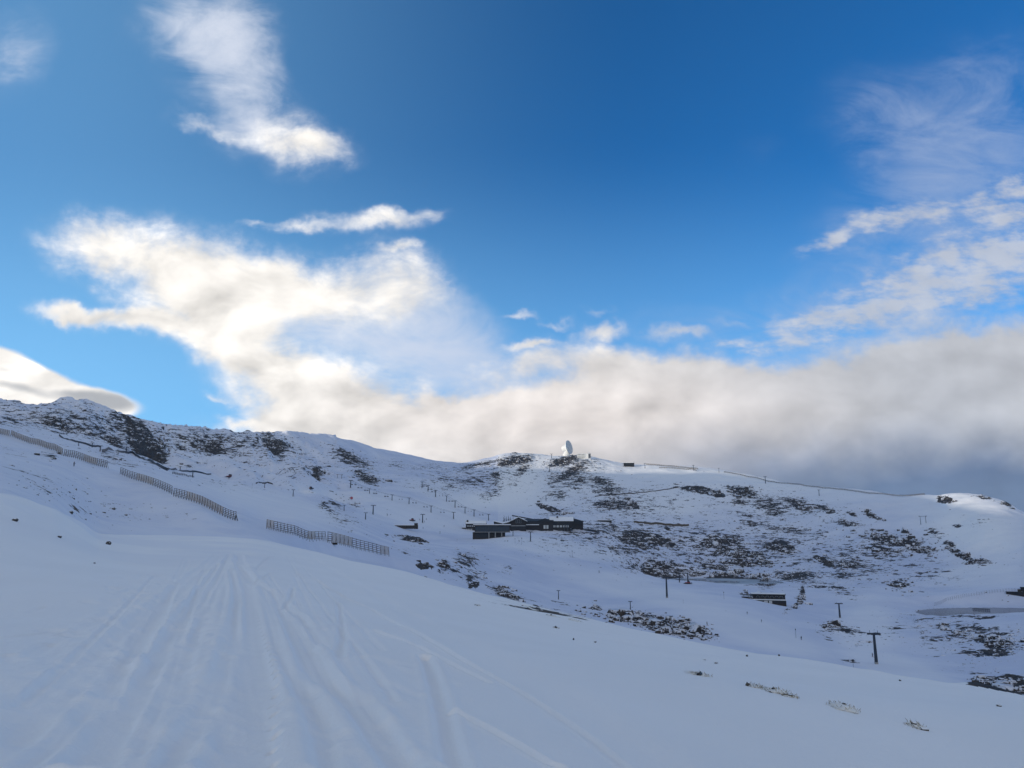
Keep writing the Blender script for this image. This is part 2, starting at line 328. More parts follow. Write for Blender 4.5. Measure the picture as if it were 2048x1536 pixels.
# where rock and thin snow show: (column, row, rx, ry, tilt, amount)
ROCK = [
 (170,850,90,32,22,.55),(285,866,45,14,38,1.7),(315,885,30,12,30,1.1),(60,840,60,16,15,.45),(20,830,30,15,5,.5),(110,845,60,12,15,.8),(135,858,30,8,15,1.0),(225,880,55,13,28,.8),(240,845,40,20,30,.5),
 (425,885,50,20,10,.75),(400,862,60,9,8,.5),(550,884,32,14,15,1.0),(536,876,14,9,0,1.2),(475,882,40,18,0,.55),(705,918,60,14,28,.7),(620,902,70,10,5,.3),(545,905,70,14,-10,.35),
 (620,940,70,15,0,.45),(550,930,90,12,0,.35),(632,945,18,10,0,.8),(735,955,35,10,15,.9),(720,946,20,6,15,.9),(780,930,80,14,5,.35),(860,935,60,12,0,.4),(890,960,80,28,0,.4),(830,970,70,12,0,.3),
 (704,1005,20,7,25,.8),(672,1018,45,22,28,.45),(690,1042,50,14,15,.45),(650,1012,20,8,20,.6),(500,975,90,10,5,.25),(430,965,60,7,0,.3),(220,915,70,10,14,.5),(300,925,50,10,15,.4),
 (60,955,60,20,20,.22),(30,905,80,10,15,.22),(95,912,30,5,15,.6),(150,1000,120,34,18,.2),(230,1015,60,16,25,.25),(340,1036,70,14,5,.2),(90,970,100,26,15,.2),
 (1030,922,45,13,-10,1.0),(1040,923,26,5,-8,1.8),(960,930,65,7,-12,.75),(1045,940,28,12,-35,.7),(960,962,100,24,0,.5),(920,975,80,15,0,.4),(985,985,42,14,-28,.5),(935,962,25,6,-10,.7),(990,952,12,6,0,1.1),
 (1130,922,50,12,-15,.95),(1140,945,42,12,-28,.95),(1152,960,60,30,-10,.55),(1110,958,26,26,0,.55),(1115,990,34,15,0,.6),(1160,925,50,10,0,.6),(1160,940,50,20,-10,.5),
 (1200,963,45,10,15,.8),(1215,980,60,13,5,.65),(1228,1010,48,14,0,1.0),(1230,1012,26,5,-5,1.8),(1264,1008,17,7,38,2.2),(1240,995,60,12,0,.5),(1270,985,50,7,-5,.5),
 (1100,1016,28,5,15,1.9),(1110,1028,50,8,0,.5),(1200,1060,130,26,0,.55),(1275,1078,62,24,10,.85),(1316,1080,40,9,16,2.0),(1180,1085,90,16,0,.4),(1140,1062,60,14,0,.35),(1255,1098,80,14,5,.6),
 (1310,1132,90,20,0,.72),(1240,1110,70,10,15,.4),(1400,1130,90,18,0,.5),(1340,1110,80,14,0,.4),
 (1400,981,36,7,6,1.9),(1428,988,24,5,10,1.8),(1485,985,38,9,10,1.1),(1480,1002,40,7,0,.7),(1540,1010,62,24,15,.65),(1600,1010,36,12,20,1.0),(1580,1000,30,6,8,.8),(1645,1016,30,6,15,.8),(1505,1030,80,14,10,.45),
 (1395,1025,40,18,0,.25),(1440,1086,60,12,-4,1.0),(1412,1084,16,6,-20,1.9),(1480,1108,62,13,5,1.0),(1455,1100,90,28,0,.6),(1465,1105,40,8,15,1.2),(1560,1095,44,15,5,1.0),(1574,1101,18,6,0,1.9),(1570,1060,62,15,0,.65),(1510,1048,50,9,5,.7),
 (1490,1126,56,6,0,1.2),(1430,1132,36,5,12,1.1),(1646,1121,24,5,22,1.9),(1640,1075,60,28,0,.4),(1700,1128,36,9,0,.95),(1600,1148,64,12,5,.85),(1700,1152,62,10,0,.55),(1660,1100,60,20,0,.4),
 (1790,1082,62,15,8,1.1),(1760,1100,50,5,3,1.0),(1845,1098,30,9,8,1.1),(1745,1030,20,5,25,1.1),(1698,1045,32,8,10,.9),(1660,1022,14,5,0,.9),(1704,1027,12,4,20,1.0),(1830,1112,40,8,0,.4),
 (1922,1110,32,5,24,2.0),(1955,1124,30,6,5,1.0),(1900,1090,20,8,10,.7),(1870,1062,22,10,20,.6),(1890,1000,15,7,8,1.9),(1965,995,20,3,5,.9),(2012,1010,16,5,20,.8),(1915,1050,12,4,0,.7),(1960,1045,40,12,0,.25),
 (1800,1172,22,8,0,1.1),(1855,1150,70,14,0,.45),(1750,1140,45,8,0,.55),(1840,1185,40,8,0,.4),(1790,1155,60,12,0,.35),
 (1620,1165,66,12,12,.55),(1680,1182,62,15,20,.45),(1540,1160,40,8,5,.6),
 (1690,1262,44,16,18,.6),(1662,1252,16,5,-8,1.1),(1660,1253,14,3,-8,1.1),(1660,1265,40,14,0,.4),(1720,1285,14,8,0,.5),(1700,1322,20,5,5,.5),
 (1850,1225,60,10,0,.5),(1950,1232,90,10,0,.45),(1888,1253,14,5,0,2.0),(1985,1280,60,13,12,1.0),(1950,1262,130,26,5,.5),(1995,1302,50,10,0,.9),(1945,1305,40,10,10,.6),(1840,1245,40,12,0,.4),(1845,1266,20,4,0,.8),
 (2010,1370,66,16,3,2.7),(1990,1385,70,10,8,1.6),(1950,1340,60,18,0,.35),
 (1290,1245,90,11,12,1.3),(1245,1236,26,5,14,1.9),(1330,1262,40,5,8,2.0),(1385,1262,24,8,28,1.9),(1250,1228,50,10,10,.7),(1330,1258,60,8,8,1.3),(1375,1256,36,12,18,1.25),(1190,1216,16,5,0,1.1),(1300,1232,60,8,10,.7),
 (948,1168,12,6,-30,2.2),(940,1150,34,18,0,.55),(848,1131,16,5,8,2.1),(888,1127,18,9,0,.9),(935,1122,36,20,0,.65),(1012,1186,44,12,26,.9),(1010,1140,26,12,0,.4),(900,1140,30,8,0,.6),(1070,1215,20,3,5,.8),
 (830,1080,28,5,8,1.9),(800,1072,44,4,0,.6),(840,1095,40,12,10,.3),(800,1100,30,8,20,.3),
 (1503,1192,24,5,6,1.1),(1532,1170,34,8,0,.5),(1605,1186,5,14,0,1.0),(1600,1200,8,8,-40,1.0),(1588,1212,16,4,-35,1.0),(1575,1222,10,3,-30,.8),(1120,1205,60,4,6,.4),
 (1430,1149,112,3.5,2,1.4),(1515,1156,36,4,9,1.4),(1350,1148,40,3,0,1.0),
 (1560,975,120,6,6,.15),(1000,1200,110,7,13,.34),(1130,1228,80,8,12,.42),(1100,1222,30,5,8,.6),(1160,1240,34,5,12,.65),(880,1166,90,6,15,.36),(1230,1275,160,14,14,.24),(1420,1350,60,8,12,.3),(640,1108,60,4,14,.25),(30,990,60,6,10,.2),(60,1040,70,20,15,.14),(1560,1388,60,8,16,.4),
 (1450,1090,430,72,4,.45),(1260,1020,200,62,0,.38),(1700,1120,260,62,5,.45),(1920,1262,180,52,5,.42),(190,855,270,44,12,.54),(450,880,200,28,5,.52),(30,845,90,22,12,.5),(960,950,150,36,0,.38),(690,925,180,25,5,.28),(1180,1080,170,30,0,.36),(1160,950,80,50,0,.4),(1560,1010,200,30,8,.34),(620,950,160,30,0,.22),
]
def rock_amount(px, py, lst=None):
    d = np.zeros_like(px)
    for (cx, cy, rx, ry, an, w) in (lst or ROCK):
        rx *= 1.55; ry *= 1.6
        m = (np.abs(px - cx) < rx + ry) & (np.abs(py - cy) < rx * abs(math.sin(math.radians(an))) + ry + 2)
        if not m.any(): continue
        a = math.radians(an); dx = px[m] - cx; dy = py[m] - cy
        q = np.hypot((dx * math.cos(a) + dy * math.sin(a)) / rx, (-dx * math.sin(a) + dy * math.cos(a)) / ry)
        q = np.clip(1 - q, 0, 1); q = q * q * (3 - 2 * q)
        d[m] = np.maximum(d[m], q * w * 1.15)
    return d
PXg, PYg = to_pix(X, Y, Z)
front = (Y > 5) & (R > 42)
ROCKA = np.zeros_like(Z)
sel = front & (PXg > -60) & (PXg < 2110) & (R < 1900)
# only ground that can be seen gets its amount from the tracing; hidden ground gets a loose scatter
tanE = (Z - EYE) / R
vis = np.zeros_like(sel); run = np.maximum.accumulate(tanE, axis=0); vis = tanE >= run - 0.0025
m_ = sel & vis
ROCKA[m_] = rock_amount(PXg[m_], PYg[m_])
far = R > 150
hid = far & ~m_ & (R < 2600)
ROCKA[hid] = np.clip(fbm(X[hid] / 60, Y[hid] / 60, 4, 5) * 1.5, 0, 0.62)
# groomed pistes stay even
PISTE = np.ones_like(Z)
PIS = [(1055,930,32,60,25),(1040,965,45,50,30),(990,1005,120,18,-3),(560,1010,150,22,15),(850,1030,130,28,8),(1100,1095,150,16,8),(1300,1185,190,22,14),(1500,1260,170,28,18),(1730,1260,60,60,45),(1800,1340,140,30,20),(1330,1010,80,22,0),(1960,1150,90,26,0),(900,985,90,18,10),(700,985,120,14,8)]
PISTE[m_] = 1 - np.clip(rock_amount(PXg[m_], PYg[m_], [p + (1.0,) for p in PIS]) * 1.3, 0, .85)
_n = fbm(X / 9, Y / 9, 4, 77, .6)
SNOW_SHADE = np.clip((R / RK[4][None] - (.985 + _n * .12)) / .09, 0, 1)  # valley shade carried in the snow colour, beyond the near crest
_left = np.clip((-12 - AZ[None, :]) / 8, 0, 1)           # drifted bank on the left: patchier painted shade
SNOW_SHADE = np.clip(SNOW_SHADE * (1 - .45 * _left * np.clip(1 + _n * 1.2, 0, 1)) + .25 * _left * np.clip((R - 30) / 30, 0, 1) * np.clip(.5 + _n * 2, 0, 1), 0, 1)
SNOW_SHADE *= np.where(R > RK[4][None], .45 + .55 * PISTE, 1)
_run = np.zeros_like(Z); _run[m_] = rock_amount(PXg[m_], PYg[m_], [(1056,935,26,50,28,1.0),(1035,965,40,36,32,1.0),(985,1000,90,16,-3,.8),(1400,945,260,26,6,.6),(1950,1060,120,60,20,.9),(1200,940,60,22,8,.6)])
SNOW_SHADE *= 1 - np.clip(_run * 1.2, 0, 1) * .9  # stronger light on these runs put into the snow colour
SNOW_SHADE *= np.where((R > 500) & (AZ[None, :] > -1), 1 - .65 * np.clip((Z + 5) / 100, 0, 1), 1)  # painted shade thins out up the right hand slopes
# relief
far_w = np.clip((R - 130) / 200, 0, 1)
Z += far_w * (fbm(X / 70, Y / 70, 3, 11) * 4.6 + fbm(X / 17, Y / 17, 2, 12) * 1.2) * PISTE * np.clip(R / 900, .25, 1)
rg = np.clip(ROCKA, 0, 1.2)
fr = (R > 42)
rid = np.zeros_like(Z)
rid[fr] = (np.abs(fbm(X[fr] / 16, Y[fr] / 16, 3, 31)) * -2 + 0.5) * 3.0 + fbm(X[fr] / 5, Y[fr] / 5, 2, 33) * 2.0
Z += rg * rid * np.clip(R / 700, .12, 1)
hm = far & (R < 2600)
Z[hm] += (fbm(X[hm] / 6, Y[hm] / 6, 2, 44) * 0.35) * np.clip(R[hm] / 900, .2, 1)
# spurs and gullies of the left mountain
_lm = np.clip((-9 - AZ[None, :]) / 6, 0, 1) * np.clip((R - 820) / 160, 0, 1) * np.clip((RK[12][None] * .97 - R) / 90, 0, 1)
_rx = AZ[None, :] * 22 + R * 0.10
Z += _lm * np.minimum((0.06 - np.abs(fbm(_rx / 95, R / 260, 3, 71, .5))) * 46 + (0.1 - np.abs(fbm(X / 45, Y / 45, 3, 72, .55))) * 14, 1.0)
# ragged skyline of the left mountain
sk = (R > 1150) & (R < 1600) & (AZ[None, :] < -13) & (AZ[None, :] > -60)
Z[sk] += (fbm(X[sk] / 30, Y[sk] / 30, 4, 51, .6) * 7.0) + np.maximum(0, .12 - np.abs(fbm(X[sk] / 38, Y[sk] / 38, 3, 52, .55))) * 26 * (AZ[None, :] < -15).repeat(NRW, 0)[sk]
# low drifts and scoops on the near snow
nr = R < 170
Z[nr] += fbm(X[nr] / 9, Y[nr] / 9, 3, 61) * 0.13 * np.clip(R[nr] / 25, 0.25, 1.6)
edge = (R > 25) & (R < 110) & (X > 8)
Z[edge] += fbm(X[edge] / 2.2, Y[edge] / 2.2, 3, 63) * 0.22 * np.clip((X[edge] - 8) / 18, 0, 1) * np.clip((R[edge] - 25) / 25, 0, 1)

def flatten(px, py, r, rx, ry, rot, z, rim):   # a level basin with a bank round it, for a reservoir
    cx, cy, _ = pix_at(px, py, r)
    c, s = math.cos(rot), math.sin(rot)
    u = ((X - cx) * c + (Y - cy) * s) / rx; v = (-(X - cx) * s + (Y - cy) * c) / ry
    q = np.hypot(u, v)
    w = np.clip((1.45 - q) / 0.40, 0, 1); w = w * w * (3 - 2 * w)
    tgt = np.where(q < 1.0, z - 0.8, z + rim)
    global Z
    Z = Z * (1 - w) + tgt * w
    return cx, cy
tanE = (Z - EYE) / R
def surf(px, py, rmin=0.0):                     # where the sight line through a photograph pixel meets the ground
    px = np.atleast_1d(np.asarray(px, float)); py = np.atleast_1d(np.asarray(py, float))
    x, y, z = pix_dir(px, py); h = np.hypot(x, y); tt = z / h; az = np.degrees(np.arctan2(x, y))
    ci = np.clip(np.searchsorted(AZ, az) - 1, 0, NC - 2); f = (az - AZ[ci]) / (AZ[ci+1] - AZ[ci])
    out = np.zeros((len(px), 4))
    rm = np.broadcast_to(np.asarray(rmin, float), px.shape)
    for i in range(len(px)):
        c = ci[i]; w = f[i]
        te = tanE[:, c] * (1 - w) + tanE[:, c+1] * w; rr = R[:, c] * (1 - w) + R[:, c+1] * w
        ok = (te >= tt[i]) & (rr > rm[i])
        k = int(np.argmax(ok))
        if not ok[k]:                            # above the skyline: take the highest ground there
            cand = np.where((rr > rm[i]) & (rr < 2500), te, -9); k = int(np.argmax(cand)); r_ = rr[k]; t_ = te[k]; hit = 0
        else:
            k0 = max(k - 1, 0); a = te[k0]; b = te[k]; g = 0 if b == a or rr[k0] <= rm[i] else min(max((tt[i] - a) / (b - a), 0), 1)
            r_ = rr[k0] + (rr[k] - rr[k0]) * g if rr[k0] > rm[i] else rr[k]; t_ = te[k0] + (te[k] - te[k0]) * g if rr[k0] > rm[i] else te[k]; hit = 1
        s = math.radians(az[i]); out[i] = (math.sin(s) * r_, math.cos(s) * r_, EYE + t_ * r_, hit)
    return out
def ground(x, y):
    x = np.atleast_1d(np.asarray(x, float)); y = np.atleast_1d(np.asarray(y, float))
    az = np.degrees(np.arctan2(x, y)); r = np.hypot(x, y)
    ci = np.clip(np.searchsorted(AZ, az) - 1, 0, NC - 2); f = (az - AZ[ci]) / (AZ[ci+1] - AZ[ci])
    out = np.zeros(len(x))
    for i in range(len(x)):
        c = ci[i]; w = f[i]
        rr = R[:, c] * (1 - w) + R[:, c+1] * w
        k = min(max(int(np.searchsorted(rr, r[i])), 1), NRW - 1)
        g = (r[i] - rr[k-1]) / (rr[k] - rr[k-1])
        z0 = Z[k-1, c] * (1 - w) + Z[k-1, c+1] * w; z1 = Z[k, c] * (1 - w) + Z[k, c+1] * w
        out[i] = z0 + (z1 - z0) * g
    return out
def gz(x, y): return float(ground([x], [y])[0])

P1Z, P2Z = EYE - 39.0, EYE - 46.7
p1c = flatten(1432, 1156, 846, 66, 66, 0.0, P1Z, 0.1)
p2c = flatten(2080, 1200, 626, 76, 64, 0.0, P2Z, 0.35)

# ---- ski tracks, footprints and wind marks pressed into the near snow
TRACKS = [   # width m, depth m, rim, photograph polyline
 (.22,.055,.8,[(478,1110),(497,1180),(507,1240),(508,1300),(503,1400),(497,1470),(490,1560)]),
 (.10,.045,.6,[(462,1140),(474,1190),(462,1262),(450,1310),(437,1350),(424,1385),(404,1420),(372,1468),(335,1530),(320,1560)]),
 (.10,.05,.6,[(436,1128),(418,1155),(380,1205),(340,1258),(316,1300),(300,1330),(270,1376),(238,1425),(200,1482),(165,1540)]),
 (.10,.05,.6,[(450,1120),(430,1160),(398,1205),(356,1260),(320,1318),(280,1388),(250,1440),(215,1500),(190,1550)]),
 (.14,.05,.7,[(470,1120),(505,1160),(530,1175),(548,1200),(570,1238),(596,1282),(618,1318),(640,1352),(672,1375),(702,1396),(728,1422),(754,1458),(780,1500),(806,1550)]),
 (.10,.04,.5,[(545,1180),(566,1205),(600,1230),(625,1262),(642,1290)]),
 (.10,.035,.5,[(520,1175),(540,1225),(560,1290),(585,1345),(615,1400),(640,1470),(655,1550)]),
 (.07,.035,.5,[(676,1205),(683,1240),(684,1270),(679,1312)]),
 (.07,.035,.5,[(586,1176),(580,1195),(570,1215)]),
 (.09,.045,.6,[(850,1312),(862,1340),(876,1385),(890,1440),(902,1500),(912,1560)]),
 (.06,.03,.5,[(584,1141),(650,1172),(720,1208),(800,1250),(900,1306),(1000,1358),(1100,1415),(1180,1470),(1260,1545)]),
 (.05,.025,.5,[(745,1260),(826,1288),(900,1326),(980,1366)]),
 (.05,.025,.5,[(905,1420),(1000,1470),(1090,1525),(1120,1560)]),
 (.05,.025,.4,[(506,1142),(525,1125),(540,1112)]),(.05,.025,.4,[(508,1165),(540,1146)]),
 (.18,.03,.4,[(440,1110),(400,1150),(340,1200),(270,1262),(180,1340),(90,1420),(10,1490)]),
 (.12,.03,.4,[(430,1110),(380,1150),(300,1212),(215,1280),(110,1360),(0,1430)]),
 (.12,.03,.4,[(458,1108),(440,1160),(410,1220),(380,1290),(330,1380),(280,1470),(240,1560)]),
 (.4,.03,.2,[(620,1110),(700,1160),(800,1215),(930,1290),(1100,1390),(1300,1540)]),
]
FEET = [(547,1519),(543,1492),(553,1465),(545,1443),(549,1422),(545,1405),(551,1387),(551,1370),(555,1356),(550,1343),(549,1330),(545,1320),(546,1308),(541,1299),(537,1290),(535,1282),(532,1273),(530,1266),(527,1258),(524,1250),(522,1242),(520,1235),(518,1229),(516,1222),(514,1216),(512,1210)]
nrow = int(np.searchsorted(R[:, NC // 2], 130)); c0, c1 = np.searchsorted(AZ, -38.4), np.searchsorted(AZ, 38.4)
nx, ny = X[:nrow, c0:c1].copy(), Y[:nrow, c0:c1].copy(); dz = np.zeros_like(nx)
def press_path(P, w, d, rim):                  # one groove along a whole path, with the snow it pushed up beside it
    P = np.array(P)[:, :2]; lo = P.min(0) - 4*w; hi = P.max(0) + 4*w
    idx = np.nonzero((nx > lo[0]) & (nx < hi[0]) & (ny > lo[1]) & (ny < hi[1]))
    if len(idx[0]) == 0: return
    x = nx[idx]; y = ny[idx]; q = np.full(len(x), 9.0)
    for i in range(max(len(P) - 1, 1)):
        ax, ay = P[i]; bx, by = P[min(i+1, len(P)-1)]
        m = (x > min(ax, bx) - 4*w) & (x < max(ax, bx) + 4*w) & (y > min(ay, by) - 4*w) & (y < max(ay, by) + 4*w)
        if not m.any(): continue
        L2 = (bx-ax)**2 + (by-ay)**2 + 1e-9; t = np.clip(((x[m]-ax)*(bx-ax) + (y[m]-ay)*(by-ay)) / L2, 0, 1)
        q[m] = np.minimum(q[m], np.hypot(x[m] - ax - t*(bx-ax), y[m] - ay - t*(by-ay)) / w)
    dz[idx] += -d * np.exp(-(q*q)**1.5) + rim * d * .5 * np.exp(-((q - 1.75) / .6)**2)
_r = random.Random(21)
for i in range(30):                           # long faint parallel runs fanning down the piste
    x0 = _r.uniform(345, 575); k_ = _r.uniform(3.6, 5.2); x1 = 455 + (x0 - 460) * k_ + _r.gauss(0, 40)
    if abs(x1 - 1536/3) < 10: continue
    y1 = _r.choice([1550, 1550, 1480, 1400, 1300]); y0 = _r.uniform(1108, 1200)
    pl = []
    for j in range(7):
        t = j / 6; yy = y0 + (y1 - y0) * t; f = ((yy - 1095) / (1550 - 1095)) ** 1.08
        pl.append((x0 + (x1 - x0) * f + 14 * math.sin(t * 5 + i) * f, yy))
    TRACKS.append((_r.uniform(.05, .09), _r.uniform(.009, .019), .5, pl))
for w, d, rim, pl in TRACKS:
    q = surf([p[0] for p in pl], [min(p[1], 1535) for p in pl])
    fine = []
    for i in range(len(q) - 1):
        for t in np.linspace(0, 1, 7)[:-1 if i < len(q) - 2 else None]: fine.append(q[i, :2] * (1-t) + q[i+1, :2] * t)
    for _ in range(2): fine = [fine[0]] + [(fine[k-1] + fine[k] * 2 + fine[k+1]) / 4 for k in range(1, len(fine) - 1)] + [fine[-1]]
    press_path(fine, w * 1.1, d * 1.9, rim)
aim = surf(450, 1125)[0]
for i in range(300):                          # churned herring-bone of old skis on the left of the piste
    t = random.random()
    a = random.gauss(330 - 190 * t, 45 + 110 * t); b = 1150 + 330 * t ** 1.2
    if random.random() < .25: a = random.gauss(420, 40); b = random.uniform(1200, 1530)
    if random.random() < .12: a = random.uniform(560, 900); b = random.uniform(1200, 1530)
    if a < -30: continue
    q = surf(a, b)[0]; dx, dy = aim[0] - q[0], aim[1] - q[1]; L = math.hypot(dx, dy); dx, dy = dx / L, dy / L
    an = random.gauss(0.15, .35); dx, dy = dx * math.cos(an) - dy * math.sin(an), dx * math.sin(an) + dy * math.cos(an)
    l = random.uniform(.15, 1.0) * (1 + t) * .7
    press_path([(q[0] - dx * l, q[1] - dy * l), (q[0] + dx * l, q[1] + dy * l)], random.uniform(.08, .20), random.uniform(.020, .042) * min(1.0, max(.30, math.hypot(q[0], q[1]) / 22)), random.uniform(.2, .6))
for (a, b) in FEET:
    q = surf(a, b)[0]; press_path([(q[0], q[1]), (q[0] + .005, q[1] + .03)], .040, .065, 0.0)
Z[:nrow, c0:c1] += .11 * np.tanh(dz / .11)
Z[:nrow, c0:c1] += fbm(nx * 1.1, ny * 0.6, 2, 91, .4) * 0.018 * np.clip(1 - (nx + 1) / 14, .15, 1)
tanE = (Z - EYE) / R

# ---- the sheet
verts = np.empty((NRW * NC, 3), np.float32)
verts[:, 0] = X.ravel(); verts[:, 1] = Y.ravel(); verts[:, 2] = Z.ravel()
ii, jj = np.meshgrid(np.arange(NRW - 1), np.arange(NC - 1), indexing='ij')
q0 = (ii * NC + jj).ravel()
quads = np.stack([q0, q0 + 1, q0 + NC + 1, q0 + NC], 1)[:, ::-1]
# close the small hole under the camera
verts = np.concatenate([verts, [[0, 0, float(Z[0].mean())]]]).astype(np.float32); ctr = NRW * NC
tri = np.stack([np.arange(NC - 1) + 1, np.arange(NC - 1), np.full(NC - 1, ctr)], 1)[:, ::-1]
# skip the few degenerate seam cells
me = bpy.data.meshes.new("snowfield")
me.vertices.add(len(verts)); me.vertices.foreach_set("co", verts.ravel())
nq, nt = len(quads), len(tri)
me.loops.add(nq * 4 + nt * 3); me.loops.foreach_set("vertex_index", np.concatenate([quads.ravel(), tri.ravel()]).astype(np.int32))
me.polygons.add(nq + nt)
ls = np.concatenate([np.arange(nq) * 4, nq * 4 + np.arange(nt) * 3]).astype(np.int32)
me.polygons.foreach_set("loop_start", ls)
me.polygons.foreach_set("use_smooth", np.ones(nq + nt, bool))
at = me.attributes.new("rock", 'FLOAT', 'POINT'); at.data.foreach_set("value", np.concatenate([ROCKA.ravel(), [0]]).astype(np.float32))
at = me.attributes.new("valley_shade", 'FLOAT', 'POINT'); at.data.foreach_set("value", np.concatenate([SNOW_SHADE.ravel(), [0]]).astype(np.float32))
me.update(calc_edges=True)

def new_mat(name):
    m = bpy.data.materials.new(name); m.use_nodes = True; S.tree = m.node_tree
    return m, m.node_tree.nodes['Principled BSDF']
def geo(out): n = S.tree.nodes.new('ShaderNodeNewGeometry'); return S(n.outputs[out])
def bump(height, strength, dist, normal=None):
    n = S.tree.nodes.new('ShaderNodeBump'); S.tree.links.new(height.k, n.inputs['Height'])
    n.inputs['Strength'].default_value = strength; n.inputs['Distance'].default_value = dist
    return S(n.outputs[0])
def simple(name, col, rough=0.8, metal=0.0, var=0.25, scale=1.5, snow=False):
    m, b = new_mat(name)
    o = S(S.tree.nodes.new('ShaderNodeTexCoord').outputs['Object'])
    n = noise(o, scale, 4, .6)
    c = mixc(sstep(n, .3, .7), tuple(x * (1 - var) for x in col), tuple(min(x * (1 + var), .95) for x in col))
    if snow:
        nz = vdot(geo('Normal'), (0, 0, 1)); c = mixc(sstep(nz + (noise(o, .8, 3) - .5) * .5, .45, .62), c, (.84, .86, .88))
    sset(b, 'Base Color', c); b.inputs['Roughness'].default_value = rough; b.inputs['Metallic'].default_value = metal
    return m

mt, b = new_mat("snow_and_rock")
pos = geo('Position'); nor = geo('Normal')
atn = S.tree.nodes.new('ShaderNodeAttribute'); atn.attribute_name = 'rock'; rk = S(atn.outputs['Fac'])
strata = mapv(pos, rot=(0.22, 0.12, 0.2), scale=(0.06, 0.06, 0.30))
n1 = noise(strata, 1.0, 7, 0.66)
n2 = noise(mapv(pos, scale=(.22, .22, .7)), 1.0, 5, 0.7)
nz = vdot(nor, (0, 0, 1))
val = n1 * 0.6 + n2 * 0.4 + rk * 0.235 + (1.0 - nz) * 0.15 * rk + S.math('MAXIMUM', rk - 0.8, 0.0) * 0.30
rm = sstep(val, 0.630, 0.658) * sstep(rk, 0.03, 0.12)
rcol = mixc(sstep(noise(pos, .35, 5), .35, .65), (.016, .016, .018), (.062, .046, .032))
atp = S.tree.nodes.new('ShaderNodeAttribute'); atp.attribute_name = 'valley_shade'; vshade = S(atp.outputs['Fac'])
plain_snow = mixc(sstep(noise(pos, .25, 4), .3, .7), (.92, .915, .905), (.945, .94, .93))
shaded_snow = mixc(sstep(noise(pos, .02, 5, .6), .35, .65), (.59, .64, .78), (.70, .735, .84))   # bluish shade of the valley put into the snow colour
scol = mixc(vshade, plain_snow, shaded_snow)
thinf = sstep(noise(mapv(pos, scale=(1, 1, 2)), .7, 6, .7), .50, .72) * sstep(rk, 0.05, 0.5, 0.0, 0.30)
scol = mixc(thinf, scol, (.30, .29, .27))
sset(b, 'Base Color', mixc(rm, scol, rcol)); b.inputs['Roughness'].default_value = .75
b.inputs['Specular IOR Level'].default_value = .25
hb = noise(pos, 7.0, 6, .65) * 0.035 + noise(mapv(pos, rot=(0, 0, .3), scale=(1.6, .5, .5)), 1.0, 5, .55) * 0.06 + rm * -0.05
sset(b, 'Normal', bump(hb, .55, 1.0))
MSNOW = mt
me.materials.append(mt)
snowfield = bpy.data.objects.new("snow_ground", me); C.objects.link(snowfield)
snowfield['kind'] = 'structure'
snowfield['label'] = 'snow covered slopes, piste and rocky hills out to the skyline'

# ---- rocks standing out of the snow (past counting: one object)
mr, b = new_mat("dark_rock")
pos = geo('Position'); nz = vdot(geo('Normal'), (0, 0, 1))
rcol = mixc(sstep(noise(pos, .5, 5, .6), .35, .65), (.013, .013, .016), (.060, .045, .032))
cap = sstep(nz + (noise(pos, .9, 5, .65) - .5) * .9, .60, .74)
sset(b, 'Base Color', mixc(cap, rcol, (.74, .77, .85))); b.inputs['Roughness'].default_value = .85
sset(b, 'Normal', bump(noise(pos, 1.6, 5, .6), .6, .5))
MROCK = mr
STONES = [(150,1000,130,40,18,90),(240,1015,70,22,22,70),(345,1035,80,18,5,60),(90,960,110,34,18,60),(680,1040,50,16,20,60),(600,1000,160,30,10,30),(1050,1130,160,30,5,60),(1500,1240,120,30,12,25),(800,1090,60,20,10,40),(60,910,80,14,16,30)]      # loose stones on smooth snow
